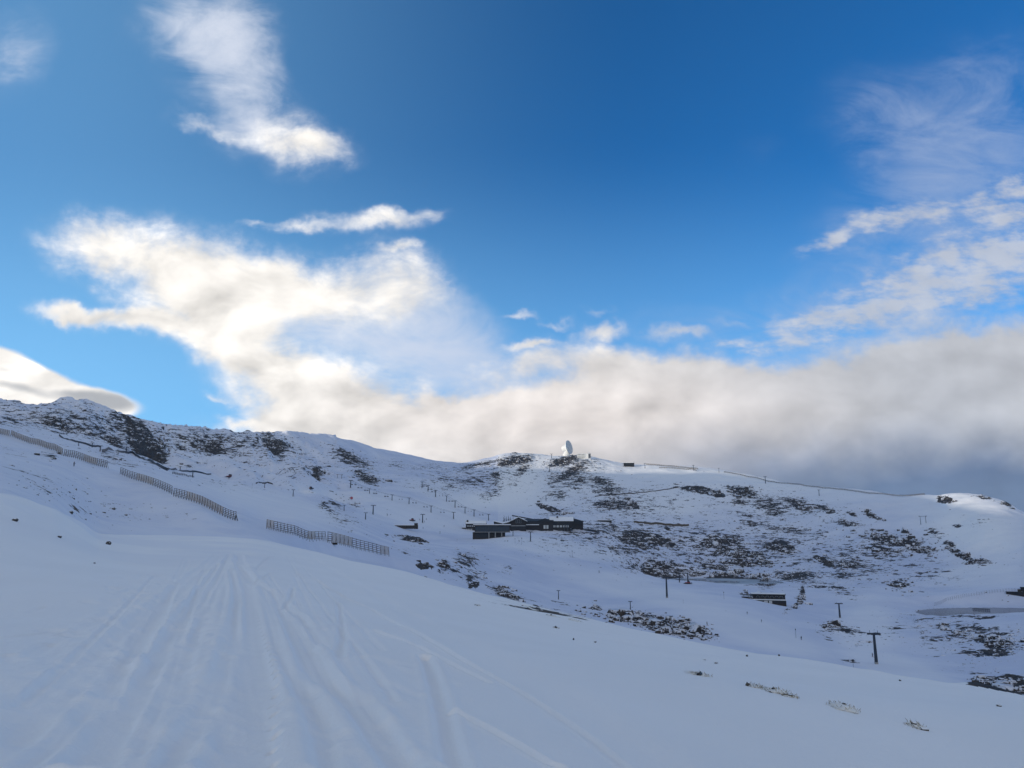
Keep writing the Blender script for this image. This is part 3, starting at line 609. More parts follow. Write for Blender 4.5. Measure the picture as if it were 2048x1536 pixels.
def scatter_rocks(n_target):
    pts = []
    wts = [max(rx * ry, 20) ** 0.8 * (w ** 1.5 if w < 1.5 else .5) for (_, _, rx, ry, _, w) in ROCK]; tot = sum(wts)
    for (cx, cy, rx, ry, an, w), wt in zip(ROCK, wts):
        if w < .2: wt *= .5
        for _ in range(int(n_target * wt / tot) + 1):
            u, v = random.gauss(0, .62), random.gauss(0, .68); a = math.radians(an)
            pts.append((cx + rx * u * math.cos(a) - ry * v * math.sin(a), cy + rx * u * math.sin(a) + ry * v * math.cos(a), w, an))
    for (cx, cy, rx, ry, an, nn) in STONES:
        for _ in range(nn):
            u, v = random.gauss(0, .55), random.gauss(0, .55); a = math.radians(an)
            pts.append((cx + rx * u * math.cos(a) - ry * v * math.sin(a), cy + rx * u * math.sin(a) + ry * v * math.cos(a), -1, an))
    pts = np.array(pts)
    s = surf(pts[:, 0], pts[:, 1])
    ok = (s[:, 3] > 0) & (np.hypot(s[:, 0], s[:, 1]) > 130)
    ledge = np.sin(s[:, 2] * 2 * np.pi / 6.5 + 9 * fbm(s[:, 0] / 70, s[:, 1] / 70, 3, 8)); ok &= (ledge > -.1) | (rng.random(len(s)) < .22)
    s = s[ok]; pts = pts[ok]; n = len(s)
    Rr = np.hypot(s[:, 0], s[:, 1])
    w = np.exp(rng.normal(0, .70, n)) * 1.3 * (0.30 + Rr / 900) * np.where(pts[:, 2] < 0, .42, np.clip(pts[:, 2], .45, 1.35))
    d = w * rng.uniform(.35, .8, n); h = w * rng.uniform(.10, .30, n) * np.where((pts[:, 2] > 1.05) & (pts[:, 2] < 1.5), 1.7, np.clip(pts[:, 2], .6, 1.1))
    azr = np.arctan2(s[:, 0], s[:, 1])
    yaw = -azr + rng.normal(0, .45, n)
    ph = np.linspace(0, 2 * np.pi, 7)[:-1][None] + rng.uniform(-.25, .25, (n, 6))
    rb = rng.uniform(.8, 1.2, (n, 6)); rt = rng.uniform(.5, .95, (n, 6))
    def ring(k):
        lx = np.cos(ph) * w[:, None] * .5 * k; ly = np.sin(ph) * d[:, None] * .5 * k
        return s[:, 0:1] + lx * np.cos(yaw)[:, None] - ly * np.sin(yaw)[:, None], s[:, 1:2] + lx * np.sin(yaw)[:, None] + ly * np.cos(yaw)[:, None], lx
    bx, by, _ = ring(rb); tx, ty, tl = ring(rt)
    bz = ground(bx.ravel(), by.ravel()).reshape(n, 6) - h[:, None] * .8 - .3
    tz = s[:, 2:3] + h[:, None] * rng.uniform(.45, 1.0, (n, 6)) + tl * rng.normal(-.08, .12, (n, 1)) 
    V = np.empty((n, 12, 3)); V[:, :6, 0] = bx; V[:, :6, 1] = by; V[:, :6, 2] = bz; V[:, 6:, 0] = tx; V[:, 6:, 1] = ty; V[:, 6:, 2] = tz
    base = (np.arange(n) * 12)[:, None]
    F = []
    for k in range(6): F.append(base + np.array([k, (k+1) % 6, 6 + (k+1) % 6, 6 + k]))
    Q = np.stack(F, 1).reshape(-1, 4); T1 = base + np.array([6, 7, 8, 9]); T2 = base + np.array([6, 9, 10, 11])
    Q = np.concatenate([Q, T1, T2]).astype(np.int32)
    m = bpy.data.meshes.new("rocks"); m.vertices.add(n * 12); m.vertices.foreach_set("co", V.astype(np.float32).ravel())
    m.loops.add(len(Q) * 4); m.loops.foreach_set("vertex_index", Q.ravel()); m.polygons.add(len(Q))
    m.polygons.foreach_set("loop_start", (np.arange(len(Q)) * 4).astype(np.int32)); m.update(calc_edges=True)
    m.materials.append(MROCK); o = bpy.data.objects.new("rocks", m); C.objects.link(o)
    o['kind'] = 'stuff'; o['label'] = 'dark snow capped rocks and ledges strewn over the hillsides'; o['category'] = 'rocks'
    return n
print("rocks", scatter_rocks(36000))

# ================================================================ objects
class MB:                                        # gathers boxes, bars and tubes into one mesh
    def __init__(s): s.v = []; s.f = []
    def box(s, c, size, rot=None):
        n = len(s.v); hx, hy, hz = size[0] / 2, size[1] / 2, size[2] / 2
        for dx, dy, dz in ((-1,-1,-1),(1,-1,-1),(1,1,-1),(-1,1,-1),(-1,-1,1),(1,-1,1),(1,1,1),(-1,1,1)):
            p = Vector((dx*hx, dy*hy, dz*hz))
            if rot: p = rot @ p
            s.v.append(Vector(c) + p)
        s.f += [(n,n+3,n+2,n+1),(n+4,n+5,n+6,n+7),(n,n+1,n+5,n+4),(n+1,n+2,n+6,n+5),(n+2,n+3,n+7,n+6),(n+3,n,n+4,n+7)]
        return s
    def bar(s, a, b, r0, r1=None, sides=8):
        r1 = r0 if r1 is None else r1; a = Vector(a); b = Vector(b); d = (b - a).normalized()
        u = d.orthogonal().normalized(); w = d.cross(u); n = len(s.v)
        for p, r in ((a, r0), (b, r1)):
            for k in range(sides):
                t = 2 * math.pi * k / sides; s.v.append(p + (u * math.cos(t) + w * math.sin(t)) * r)
        for k in range(sides): s.f.append((n+k, n+(k+1)%sides, n+sides+(k+1)%sides, n+sides+k))
        s.f.append(tuple(range(n+sides-1, n-1, -1))); s.f.append(tuple(range(n+sides, n+2*sides)))
        return s
    def poly(s, pts, faces):
        n = len(s.v); s.v += [Vector(p) for p in pts]; s.f += [tuple(n + i for i in f) for f in faces]; return s
    def prism(s, prof, axis_a, axis_b, closed=True):        # prof: list of (offset vector) ; extruded from a to b
        n = len(s.v); m = len(prof)
        for base in (axis_a, axis_b):
            for p in prof: s.v.append(Vector(base) + Vector(p))
        for k in range(m): s.f.append((n+k, n+(k+1)%m, n+m+(k+1)%m, n+m+k))
        s.f.append(tuple(range(n+m-1, n-1, -1))); s.f.append(tuple(range(n+m, n+2*m)))
        return s
    def lathe(s, prof, sides=24, mtx=None):      # prof: (radius, height) pairs
        n = len(s.v); m = len(prof)
        for (r, h) in prof:
            for k in range(sides):
                t = 2*math.pi*k/sides; p = Vector((r*math.cos(t), r*math.sin(t), h)); s.v.append(mtx @ p if mtx else p)
        for i in range(m-1):
            for k in range(sides): s.f.append((n+i*sides+k, n+i*sides+(k+1)%sides, n+(i+1)*sides+(k+1)%sides, n+(i+1)*sides+k))
        return s
    def build(s, name, mat, parent=None, smooth=False):
        m = bpy.data.meshes.new(name); m.from_pydata([tuple(v) for v in s.v], [], s.f); m.update()
        if smooth:
            for p in m.polygons: p.use_smooth = True
        m.materials.append(mat); o = bpy.data.objects.new(name, m); C.objects.link(o)
        if parent: o.parent = parent
        return o
def tag(o, label=None, cat=None, group=None, kind=None):
    if label: o['label'] = label
    if cat: o['category'] = cat
    if group: o['group'] = group
    if kind: o['kind'] = kind
    return o
def thing(name, loc, rz=0, label=None, cat=None, group=None):
    o = bpy.data.objects.new(name, None); C.objects.link(o); o.location = loc; o.rotation_euler = (0, 0, rz); o.empty_display_size = .3
    return tag(o, label, cat, group)
def copy_tree(o, parent=None):
    c = o.copy(); C.objects.link(c); c.parent = parent
    for ch in list(o.children): copy_tree(ch, c)
    return c
def facing(x, y): return -math.atan2(x, y)        # turn so that local -Y looks at the viewer's side

M_STEEL = simple("galvanised_steel", (.028,.038,.055), .55, .2)
M_STEELD = simple("dark_steel", (.018,.022,.03), .6, .1)
M_CONC = simple("concrete", (.30,.30,.29), .9)
M_WOODD = simple("dark_timber", (.020,.014,.011), .8, var=.4)
M_STONE = simple("dark_stone", (.032,.025,.020), .9, var=.5)
M_PALEW = simple("weathered_board", (.30,.215,.125), .85, var=.35, scale=.8)
M_GREYW = simple("grey_board", (.085,.062,.038), .85, var=.4, scale=.6)
M_GLASS = simple("dark_glass", (.006,.008,.012), .45, var=.1)
M_PALEG = simple("pale_panel", (.52,.53,.52), .6, var=.08)
M_ROOFS = simple("roof_snow", (.86,.87,.88), .8, var=.04)
M_ROOFD = simple("dark_roof", (.014,.017,.022), .7)
M_WHITE = simple("white_paint", (.80,.79,.76), .45, var=.05, scale=.3)
M_DISH = simple("dish_panel", (.55,.56,.58), .5, var=.06, scale=.3)
M_RED = simple("red_plastic", (.38,.05,.06), .5)
M_BLACK = simple("black_rubber", (.02,.02,.022), .7)
M_NET = simple("tan_netting", (.26,.22,.17), .9, var=.2, scale=.4)
M_GREEN = simple("conifer_needles", (.018,.030,.020), .9, var=.5, scale=1.0)

# ---- snow fences: seven lengths of slatted board fence climbing the slope on the left
def snow_fence(p0, p1, n_px, hpx, label, tan, first_tall=0, mids=None, lift=.0):
    """posts every n-th pixel between the two photograph points, rails between them"""
    n = max(3, int(round(abs(p1[0] - p0[0]) / n_px)))
    ts = np.linspace(0, 1, n + 1)
    ctrl = [p0] + (mids or []) + [p1]; cx = [c[0] for c in ctrl]; cy = [c[1] for c in ctrl]
    px = p0[0] + (p1[0] - p0[0]) * ts; py = np.interp(px, cx, cy)
    s = surf(px, py, 115)
    # keep the run continuous on the plan
    rr = np.hypot(s[:, 0], s[:, 1]); co = np.polyfit(ts, rr, 2); rr = np.polyval(co, ts)
    pts = []
    for i in range(n + 1):
        x, y, _ = pix_at(px[i], py[i], rr[i]); pts.append(Vector((float(x), float(y), gz(x, y))))
    mid = pts[len(pts) // 2]
    H = hpx * float(np.mean(rr)) / FPX
    root = thing("snow_fence", mid, 0, label, "snow fence", "slatted snow fences stepping up the slope on the left")
    rel = [p - mid for p in pts]
    for i, p in enumerate(rel):
        h = H * random.uniform(.97, 1.04)
        m = MB().bar(p - Vector((0, 0, .6)), p + Vector((0, 0, h)), .075, .065, 6)
        back = Vector((0.55, 0.9, 0)) * .9
        m.bar(p + Vector((0, 0, h * .75)), p + back - Vector((0, 0, .6)), .05, .05, 5)
        m.build("post", M_GREYW, root)
    cur, kind = None, None
    for i in range(n):
        a, b = rel[i], rel[i+1]; t = (i + .5) / n
        dense = any(lo <= t <= hi for lo, hi in tan); k = 8 if dense else 5
        if dense != kind:                        # a new run of boards of one kind
            if cur: cur.build("pale_boards" if kind else "dark_boards", M_PALEW if kind else M_GREYW, root)
            cur, kind = MB(), dense
        for j in range(k):
            z = H * (.20 + .76 * j / (k - 1)); w = H * (.026 if dense else .024)
            dd = (b - a); L = dd.length; dn = dd.normalized(); side = dn.cross(Vector((0, 0, 1))).normalized() * -.09
            q = dn.to_track_quat('X', 'Z').to_matrix()
            cur.box((a + b) / 2 + Vector((0, 0, z)) + side, (L * 1.003, .035, w * 2), q)
    cur.build("pale_boards" if kind else "dark_boards", M_PALEW if kind else M_GREYW, root)
    return root, rel, H
snow_fence((-40, 862), (18, 872), 4.4, 10, "stub of pale snow fence cut off by the left edge of the view", [(0, 1)])
snow_fence((21, 874), (124, 909), 3.6, 11, "long thin pale snow fence highest on the left slope", [(0, 1)], mids=[(60, 886)])
snow_fence((128, 911), (213, 937), 3.9, 13, "snow fence of grey boards above the lone walker", [(.45, .75)])
snow_fence((240, 950), (343, 988), 4.6, 14, "weathered snow fence after the widest gap in the row", [(.30, .62)], mids=[(290, 966)])
r5, rel5, H5 = snow_fence((347, 992), (471, 1043), 5.2, 16, "snow fence with tan boards in its middle and splayed end legs", [(.22, .78)], mids=[(400, 1009)])
e = rel5[-1]; L_ = float(np.hypot(*surf(471, 1040, 115)[0][:2])) / FPX
MB().bar(e + Vector((0, 0, H5 * .6)), e + Vector((1.4, -.4, -12 * L_)), .13, .13, 6).bar(e + Vector((0, 0, H5 * .6)), e + Vector((-.8, .3, -12 * L_)), .10, .10, 6).build("end_leg", M_STEELD, r5)
snow_fence((533, 1055), (650, 1082), 6.9, 17, "dark open snow fence with a bent pale end beside the piste", [(0, .12), (.68, .84)], mids=[(548, 1063)])
snow_fence((655, 1084), (777, 1113), 8.1, 19, "lowest snow fence nearest the valley with a dark box at its foot", [(.08, .42), (.85, 1)])

# ---- chairlift pylons: one model, copied
def make_pylon():
    t = thing("lift_pylon", (0, 0, 0))
    MB().box((0, 0, .1), (1.3, 1.3, 1.4)).build("footing", M_CONC, t)
    MB().bar((0, 0, .7), (0, 0, 11.3), .68, .46, 12).build("mast", M_STEEL, t)
    MB().box((0, 0, 11.3), (5.2, .6, .65)).box((0, 0, 11.0), (2.2, .26, .3)).build("crossarm", M_STEEL, t)
    for s in (-1, 1):
        m = MB().box((2.35 * s, 0, 11.0), (.16, 2.6, .16))
        for k in range(6): m.bar((2.25 * s, -1.15 + .46 * k, 11.2), (2.45 * s, -1.15 + .46 * k, 11.2), .19, .19, 10)
        m.build("sheave_train", M_STEELD, t)
        MB().bar((1.5 * s, 0, 11.4), (1.5 * s, 0, 12.5), .07, .07, 6).bar((1.5 * s, -.5, 12.5), (1.5 * s, .5, 12.5), .07, .07, 6).build("lifting_frame", M_STEELD, t)
    m = MB().bar((.16, -.5, 1), (.16, -.42, 11), .03, .03, 5).bar((-.16, -.5, 1), (-.16, -.42, 11), .03, .03, 5)
    for k in range(20): m.bar((-.16, -.47, 1.3 + k * .48), (.16, -.47, 1.3 + k * .48), .018, .018, 4)
    m.build("ladder", M_STEELD, t)
    return t
proto = make_pylon(); first = [True]
def pylon(px, pyb, pyt, label, group, rmin=130, yaw=None, wide=1.0):
    global proto
    s = surf(px, pyb, rmin)[0]; r = math.hypot(s[0], s[1])
    Hm = (pyb - pyt) * math.hypot(r, s[2]) / FPX
    o = proto if first[0] else copy_tree(proto); first[0] = False
    o.location = (s[0], s[1], s[2]); k = Hm / 12.3
    o.scale = (k * wide, k * wide, k); o.rotation_euler = (0, 0, facing(s[0], s[1]) + (yaw if yaw is not None else .25))
    tag(o, label, "lift pylon", group)
    return Vector(s[:3]), k, o.rotation_euler[2]
def line(points, names, group, cable_label, chairs, chair_label, rmin=130, yaw=.4, wide=1.2, sides=(-1, 1)):
    tops = []
    for (px, b, t), nm in zip(points, names): tops.append(pylon(px, b, t, nm, group, rmin, yaw, wide))
    P = []
    for i, (s, k, rz) in enumerate(tops):
        a = tops[min(i+1, len(tops)-1)][0] - tops[max(i-1, 0)][0]
        P.append((s + Vector((0, 0, 11.3 * k)), k, rz))
    cab = MB(); chs = []
    for sd_ in sides:
        for i in range(len(P) - 1):
            a = P[i][0] + Vector((math.cos(P[i][2]), math.sin(P[i][2]), 0)) * 2.35 * sd_ * P[i][1] * wide
            b = P[i+1][0] + Vector((math.cos(P[i+1][2]), math.sin(P[i+1][2]), 0)) * 2.35 * sd_ * P[i+1][1] * wide
            L = (b - a).length; sag = L * .018; pr = a
            for k in range(1, 9):
                t = k / 8; q = a.lerp(b, t) - Vector((0, 0, sag * 4 * t * (1 - t))); cab.bar(pr, q, .09, .09, 4); pr = q
            nch = max(1, int(L / chairs)) if chairs else 0
            for k in range(nch):
                t = (k + .5) / nch; chs.append((a.lerp(b, t) - Vector((0, 0, sag * 4 * t * (1 - t))), (b - a), i, k, nch, sd_))
    o = cab.build("haul_cable", M_STEELD); tag(o, cable_label, "cable", "haul cables of the lifts")
    return chs, chair_label
def make_chair():
    t = thing("lift_chair", (0, 0, 0))
    MB().bar((0, 0, 0), (0, 0, -2.0), .05, .05, 5).bar((-1.1, 0, -2.0), (1.1, 0, -2.0), .05, .05, 5).bar((-1.1, 0, -2.0), (-1.1, -.1, -2.9), .04, .04, 5).bar((1.1, 0, -2.0), (1.1, -.1, -2.9), .04, .04, 5).build("hanger", M_STEELD, t)
    MB().box((0, -.3, -2.9), (2.3, .55, .12)).build("seat", M_BLACK, t)
    MB().box((0, .02, -2.55), (2.3, .1, .6)).build("backrest", M_BLACK, t)
    return t
chair0 = make_chair(); chair_used = [False]
ORD = ["first", "second", "third", "fourth", "fifth", "sixth", "seventh", "eighth"]
NUM = ["", "single", "two", "three", "four", "five", "six", "seven", "eight"]
def hang(chs, lift, group):
    for p, dd, i, k, nch, sd_ in chs:
        o = chair0 if not chair_used[0] else copy_tree(chair0); chair_used[0] = True
        o.location = p; o.scale = (1.35,) * 3; o.rotation_euler = (0, 0, math.atan2(dd.y, dd.x) + math.pi / 2)
        side = "left" if sd_ < 0 else "right"
        which = f"{ORD[k]} of {NUM[nch]} chairs" if nch > 1 else "single chair"
        tag(o, f"{which}, {side} cable between {ORD[i]} and {ORD[i+1]} pylon, {lift} lift", "lift chair", group)

A = [(701,976,960),(739,987,977),(784,1001,989),(818,1008,995),(862,1025,1011),(907,1038,1024)]
c_, l_ = line(A, [f"{ORD[i]} pylon from the top of the longer, left hand chairlift above the lodge" for i in range(5)] + ["lowest pylon of the left hand chairlift, nearest the lodge"], "pylons of the left hand chairlift",
     "haul cable of the left hand chairlift running down to the lodge", 17, "", rmin=600, wide=1.25)
hang(c_, "left hand", "chairs of the left hand chairlift")
B = [(844,976,963),(856,983,970),(871,994,980),(893,1003,991),(910,1015,1001),(930,1027,1014),(948,1033,1019),(977,1041,1028)]
c_, l_ = line(B, [f"{ORD[i]} pylon from the top of the right hand chairlift behind the lodge" for i in range(7)] + ["lowest pylon of the right hand chairlift just over the lodge roofs"], "pylons of the right hand chairlift",
     "haul cable of the right hand chairlift behind the lodge roofs", 17, "", rmin=600, wide=1.25)
hang(c_, "right hand", "chairs of the right hand chairlift")
# upper left basin
G = "pylons in the high basin on the left"
for px, b, t, nm in [(157,892,884,"faintest lift pylon high in the left basin, farthest up the cut road"),(184,895,886,"lift pylon beside dark scrub at the foot of the left peak"),(200,903,892,"lift pylon with a broad head where the cut road begins"),
      (252,907,895,"sturdy lift pylon standing on the edge of the cut road"),(280,911,900,"lift pylon just before the bend of the cut road"),(360,942,933,"lift pylon by the low wall in the left basin"),(385,955,944,"lift pylon at the right end of the low wall in the basin")]:
    pylon(px, b, t, nm, G, 420, .1, 1.6)
G = "single pylons on the slopes left of the lodge"
for px, b, t, nm, w in [(586,993,979,"lone lift pylon on the smooth slope above the boulder field",1.1),(529,976,966,"short lift pylon beside the dark flat roof high on the piste",1.2),(688,1022,1010,"pylon beside the long dark rock below the red marker",1.2),
      (731,1039,1025,"leaning looking pylon above the low stone wall",1.3),(746,1029,1010,"tall pylon with a dark cabin at its head",1.2),(845,1046,1028,"pylon ringed by skiers above the low stone wall",1.2),(880,1068,1063,"tiny lift post on the piste left of the lodge",1.6)]:
    pylon(px, b, t, nm, G, 500, .3, w)
G = "pylons around the lodge"
for px, b, t, nm in [(1026,1072,1059,"slim pylon in front of the glazed lodge hall"),(1061,1083,1063,"dark pylon on the rocky bank right of the lodge"),(1124,1060,1047,"leftmost of three pylons under the white windowed hall"),
      (1129,1063,1048,"middle one of three pylons under the white windowed hall"),(1135,1064,1048,"rightmost of three pylons under the white windowed hall")]:
    pylon(px, b, t, nm, G, 600, .2, 1.0)
G = "pylons on the telescope hill"
for px, b, t, nm in [(1103,917,907,"pylon at the top of the steep piste beside the telescope"),(1099.5,944,931,"pylon on the steep piste edge below the telescope"),(1092,1001,991,"pylon at the foot of the steep telescope piste")]:
    pylon(px, b, t, nm, G, 900, .1, 1.2)
G = "pylons along the right hand ridge"
for px, b, t, nm in [(1290,937,926,"ridge pylon just right of the black hut"),(1387,941,930,"ridge pylon at the end of the upper ridge fence"),(1438,945,936,"ridge pylon with no fence in front of it"),
      (1531,967,953,"ridge pylon where the long ridge fence begins"),(1638.5,992,980,"pylon standing below the ridge line in open snow")]:
    pylon(px, b, t, nm, G, 900, .1, 1.0)
G = "pylons in the valley"
for px, b, t, nm, rm, w in [(1117,1199,1181,"thin lift pylon on the snow in mid valley, near the stream bank",300,.95),(1261,1222,1203,"lift pylon partly behind the dark outcrop",300,.95),(1334,1196,1155,"tall slender pylon in front of the frozen pond",300,.85),
      (1343,1256,1233,"blurred dark pylon among the rocks of the outcrop",250,.7),(1359,1165,1142,"left of two pylons before the frozen pond",500,.9),(1376,1166,1146,"right of two pylons before the frozen pond, with a machine at its foot",500,1.3),
      (1680,1236,1209,"blue grey pylon on the rocky knoll above the nearest pylon",300,1.15),(1753,1328,1274,"largest and nearest lift pylon, standing alone in the valley",200,.95)]:
    pylon(px, b, t, nm, G, rm, .15, w)
# the double gantry below the right ridge
def gantry(px, b, t, w, label, nm="lift_gantry", rmin=700):
    s = surf(px, b, rmin)[0]; r = math.hypot(s[0], s[1]); m_ = r / FPX; H = (b - t) * m_; W = w * m_
    root = thing(nm, s[:3], facing(s[0], s[1]) + .1, label, "lift gantry")
    for q in (-1, 1): MB().bar((q*W*.32, 0, -1), (q*W*.32, 0, H), .30, .24, 8).build("leg", M_STEELD, root)
    MB().box((0, 0, H + .2), (W, .4, .4)).build("crossbeam", M_STEELD, root)
    for q in (-1, 1): MB().box((q*W*.42, 0, H + .5), (W*.16, 1.6, .35)).build("sheave_train", M_STEELD, root)
    return root
gantry(1847, 1048, 1035, 13, "two legged lift gantry on the white slope under the right ridge")
gantry(679, 957, 950, 12, "frame of the chairlift top station in the snow, first of its line", "lift_station", 700)
gantry(1087, 1003, 998, 16, "low gate frame at the foot of the steep piste", "lift_station", 900)

# ---- the radio telescope on the hilltop
def frame_at(px, b, rmin, sink=0.0):
    s = surf(px, b, rmin)[0]; r = math.hypot(s[0], s[1]); return Vector((s[0], s[1], s[2] - sink)), facing(s[0], s[1]), r / FPX
loc, rz, u = frame_at(1133, 911, 1500, .5)
tel = thing("radio_telescope", loc, rz, "big white dish telescope standing on the hilltop", "radio telescope")
cz = 17.5                                          # height of the dish centre
MB().lathe([(9.5, -3), (8.8, 1.0), (6.2, 5.5), (4.2, 9.0), (4.0, 9.6), (0.01, 9.7)], 28).build("pedestal", M_WHITE, tel)
MB().box((-3.2, 0, 11.6), (1.6, 5.6, 7.0)).box((0.8, -3.3, 12.2), (6.0, 1.0, 8.0)).box((0.8, 3.3, 12.2), (6.0, 1.0, 8.0)).build("yoke", M_WHITE, tel)
axis = Vector((.86, -.47, .17)).normalized(); q = axis.to_track_quat('Z', 'Y').to_matrix().to_4x4()
mt_ = Matrix.Translation((2.2, 0, cz)) @ q
prof = [(0.01, 0)] + [(15 * k / 10, 4.6 * (k / 10) ** 2) for k in range(1, 11)]
front_ = prof; backp = [(15.2, 4.6), (15.2, 4.0), (12.5, 1.4), (8.0, -2.4), (4.6, -3.4), (0.01, -3.5)]
MB().lathe(front_, 40, mt_).build("reflector", M_DISH, tel, True)
MB().lathe([(15.0, 4.62)] + backp, 40, mt_).build("back_shell", M_WHITE, tel)
MB().lathe([(6.6, -3.0), (7.0, -8.0), (6.0, -11.5), (0.01, -11.6)], 20, mt_).build("receiver_cabin", M_WHITE, tel)
for k in range(4):
    t = math.pi / 4 + k * math.pi / 2
    a = mt_ @ Vector((11 * math.cos(t), 11 * math.sin(t), 2.6)); b = mt_ @ Vector((.7 * math.cos(t), .7 * math.sin(t), 10.2))
    MB().bar(a, b, .16, .12, 6).build("support_leg", M_DISH, tel)
MB().lathe([(.01, 10.9), (1.0, 10.7), (1.05, 10.0), (.01, 9.8)], 16, mt_).build("subreflector", M_DISH, tel)

# ---- buildings
def snowcap(m, x0, x1, y0, y1, z, t): m.box(((x0+x1)/2, (y0+y1)/2, z + t/2), (x1-x0, y1-y0, t))
def block(parent, x0, x1, y0, y1, z0, z1, mat, name="wall"):
    return MB().box(((x0+x1)/2, (y0+y1)/2, (z0+z1)/2), (x1-x0, y1-y0, z1-z0)).build(name, mat, parent)
def windows(parent, x0, x1, z, h, n, y, mat=None, frame=None, gap=.35, name="window"):
    w = (x1 - x0) / n
    for i in range(n):
        cx = x0 + (i + .5) * w
        f = MB().box((cx, y - .06, z), (w * (1 - gap) + .16, .10, h + .16)).build(name, frame or M_STEELD, parent)
        MB().box((cx, y - .13, z), (w * (1 - gap), .06, h)).build("pane", mat or M_GLASS, f)
# telescope neighbours
loc, rz, u = frame_at(1162, 917, 1500, 1.0)
o = thing("observatory_building", loc, rz, "pale three storey building beside the telescope", "building")
block(o, -8, 8, -4, 6, 0, 10.5, M_WHITE)
for k in range(3): MB().box((0, -4.3, 1.9 + k * 3.3), (16.6, .7, .35)).build("balcony", M_WHITE, o); windows(o, -7.4, 7.4, 3.4 + k * 3.3 - 1.2, 1.3, 5, -4.0, name="window")
MB().box((0, 1, 10.8), (17, 11, .5)).build("roof", M_ROOFS, o)
MB().bar((-5, 0, 11), (-5, 0, 14.5), .1, .05, 6).build("antenna", M_WHITE, o)
loc, rz, u = frame_at(1175, 917, 1500, 1.0)
o = thing("observatory_tower", loc, rz, "narrow grey tower with a white block behind, right of the pale building", "building")
block(o, 1.5, 7.0, -3, 3, 0, 12.5, M_DISH); block(o, -5.5, 1.4, -1, 6, 0, 11, M_WHITE, "annex"); windows(o, 2.0, 6.6, 6.0, 8.6, 3, -3.0)
MB().box((4.2, 0, 12.75), (6, 6.6, .4)).build("roof", M_ROOFS, o)
# black hut on the ridge
M_TAR = simple("tarred_wood", (.006,.006,.007), .9)
loc, rz, u = frame_at(1257, 933, 1300, 0.4)
o = thing("ridge_hut", loc, rz, "small black hut with snow on its roof, alone on the ridge", "hut")
block(o, -9.5, 11.5, -3.5, 4, 1.5, 7.3, M_TAR); block(o, -7.5, 11.0, -2.5, 3, -2, 1.5, M_STONE, "base")
MB().poly([(-12.5,-4.5,7.6),(12,-4.5,7.3),(12,5,7.3),(-12.5,5,7.6),(-12.5,-4.5,8.1),(12,-4.5,7.9),(12,5,8.5),(-12.5,5,8.9)], [(0,3,2,1),(4,5,6,7),(0,1,5,4),(1,2,6,5),(2,3,7,6),(3,0,4,7)]).build("roof", M_ROOFS, o)
MB().box((11.2, 0, 8.2), (1.6, 2.0, 2.2)).build("chimney", M_STONE, o)
for x in (-10.5, -8.8): MB().bar((x, -3.6, -1.5), (x - .8, -3.6, 7.3), .25, .25, 6).build("roof_prop", M_WOODD, o)
windows(o, -6, 8, 4.8, 1.4, 4, -3.5)

# ---- the ski lodge: several roofs in a row, each a building of its own
LG = "buildings of the ski lodge in the valley"
RL = 930.0; uL = RL / FPX
def lodge(px, py, label, name="lodge_building", r=None, turn=0.0):
    global uL
    r = r or RL; uL = r / FPX; x, y, z = pix_at(px, py, r); x, y, z = float(x), float(y), float(z)
    return thing(name, (x, y, z), facing(x, y) + turn, label, "building", LG)
def gable(parent, x0, x1, y0, y1, ze, zr, over, mat_r, ridge='x', snow=True, t=.5):
    m = MB()
    if ridge == 'x':
        ym = (y0 + y1) / 2; pr = [(0, y0-over, ze), (0, ym, zr), (0, y1+over, ze), (0, y1+over, ze-.3), (0, ym, zr-.3), (0, y0-over, ze-.3)]
        m.prism(pr, (x0-over, 0, 0), (x1+over, 0, 0)); r = m.build("roof", mat_r, parent)
        MB().poly([(x0,y0,ze-.3),(x0,y1,ze-.3),(x0,ym,zr-.35)], [(0,1,2)]).poly([(x1,y0,ze-.3),(x1,y1,ze-.3),(x1,ym,zr-.35)], [(0,2,1)]).build("gable_wall", M_WOODD, parent)
        if snow: MB().prism([(0, y0-over+.15, ze+.02), (0, ym, zr+.02), (0, y1+over-.15, ze+.02), (0, y1+over-.15, ze+t*.9), (0, ym, zr+t), (0, y0-over+.15, ze+t*.9)], (x0-over+.2, 0, 0), (x1+over-.2, 0, 0)).build("snow_layer", M_ROOFS, r)
    else:
        xm = (x0 + x1) / 2; pr = [(x0-over, 0, ze), (xm, 0, zr), (x1+over, 0, ze), (x1+over, 0, ze-.3), (xm, 0, zr-.3), (x0-over, 0, ze-.3)]
        m.prism(pr, (0, y0-over, 0), (0, y1+over, 0)); r = m.build("roof", mat_r, parent)
        MB().poly([(x0,y0,ze-.3),(x1,y0,ze-.3),(xm,y0,zr-.35)], [(0,1,2)]).poly([(x0,y1,ze-.3),(x1,y1,ze-.3),(xm,y1,zr-.35)], [(0,2,1)]).build("gable_wall", M_WOODD, parent)
        if snow: MB().prism([(x0-over+.15, 0, ze+.02), (xm, 0, zr+.02), (x1+over-.15, 0, ze+.02), (x1+over-.15, 0, ze+t*.9), (xm, 0, zr+t), (x0-over+.15, 0, ze+t*.9)], (0, y0-over+.2, 0), (0, y1+over-.2, 0)).build("snow_layer", M_ROOFS, r)
    return r
def X_(px, c): return (px - c) * uL
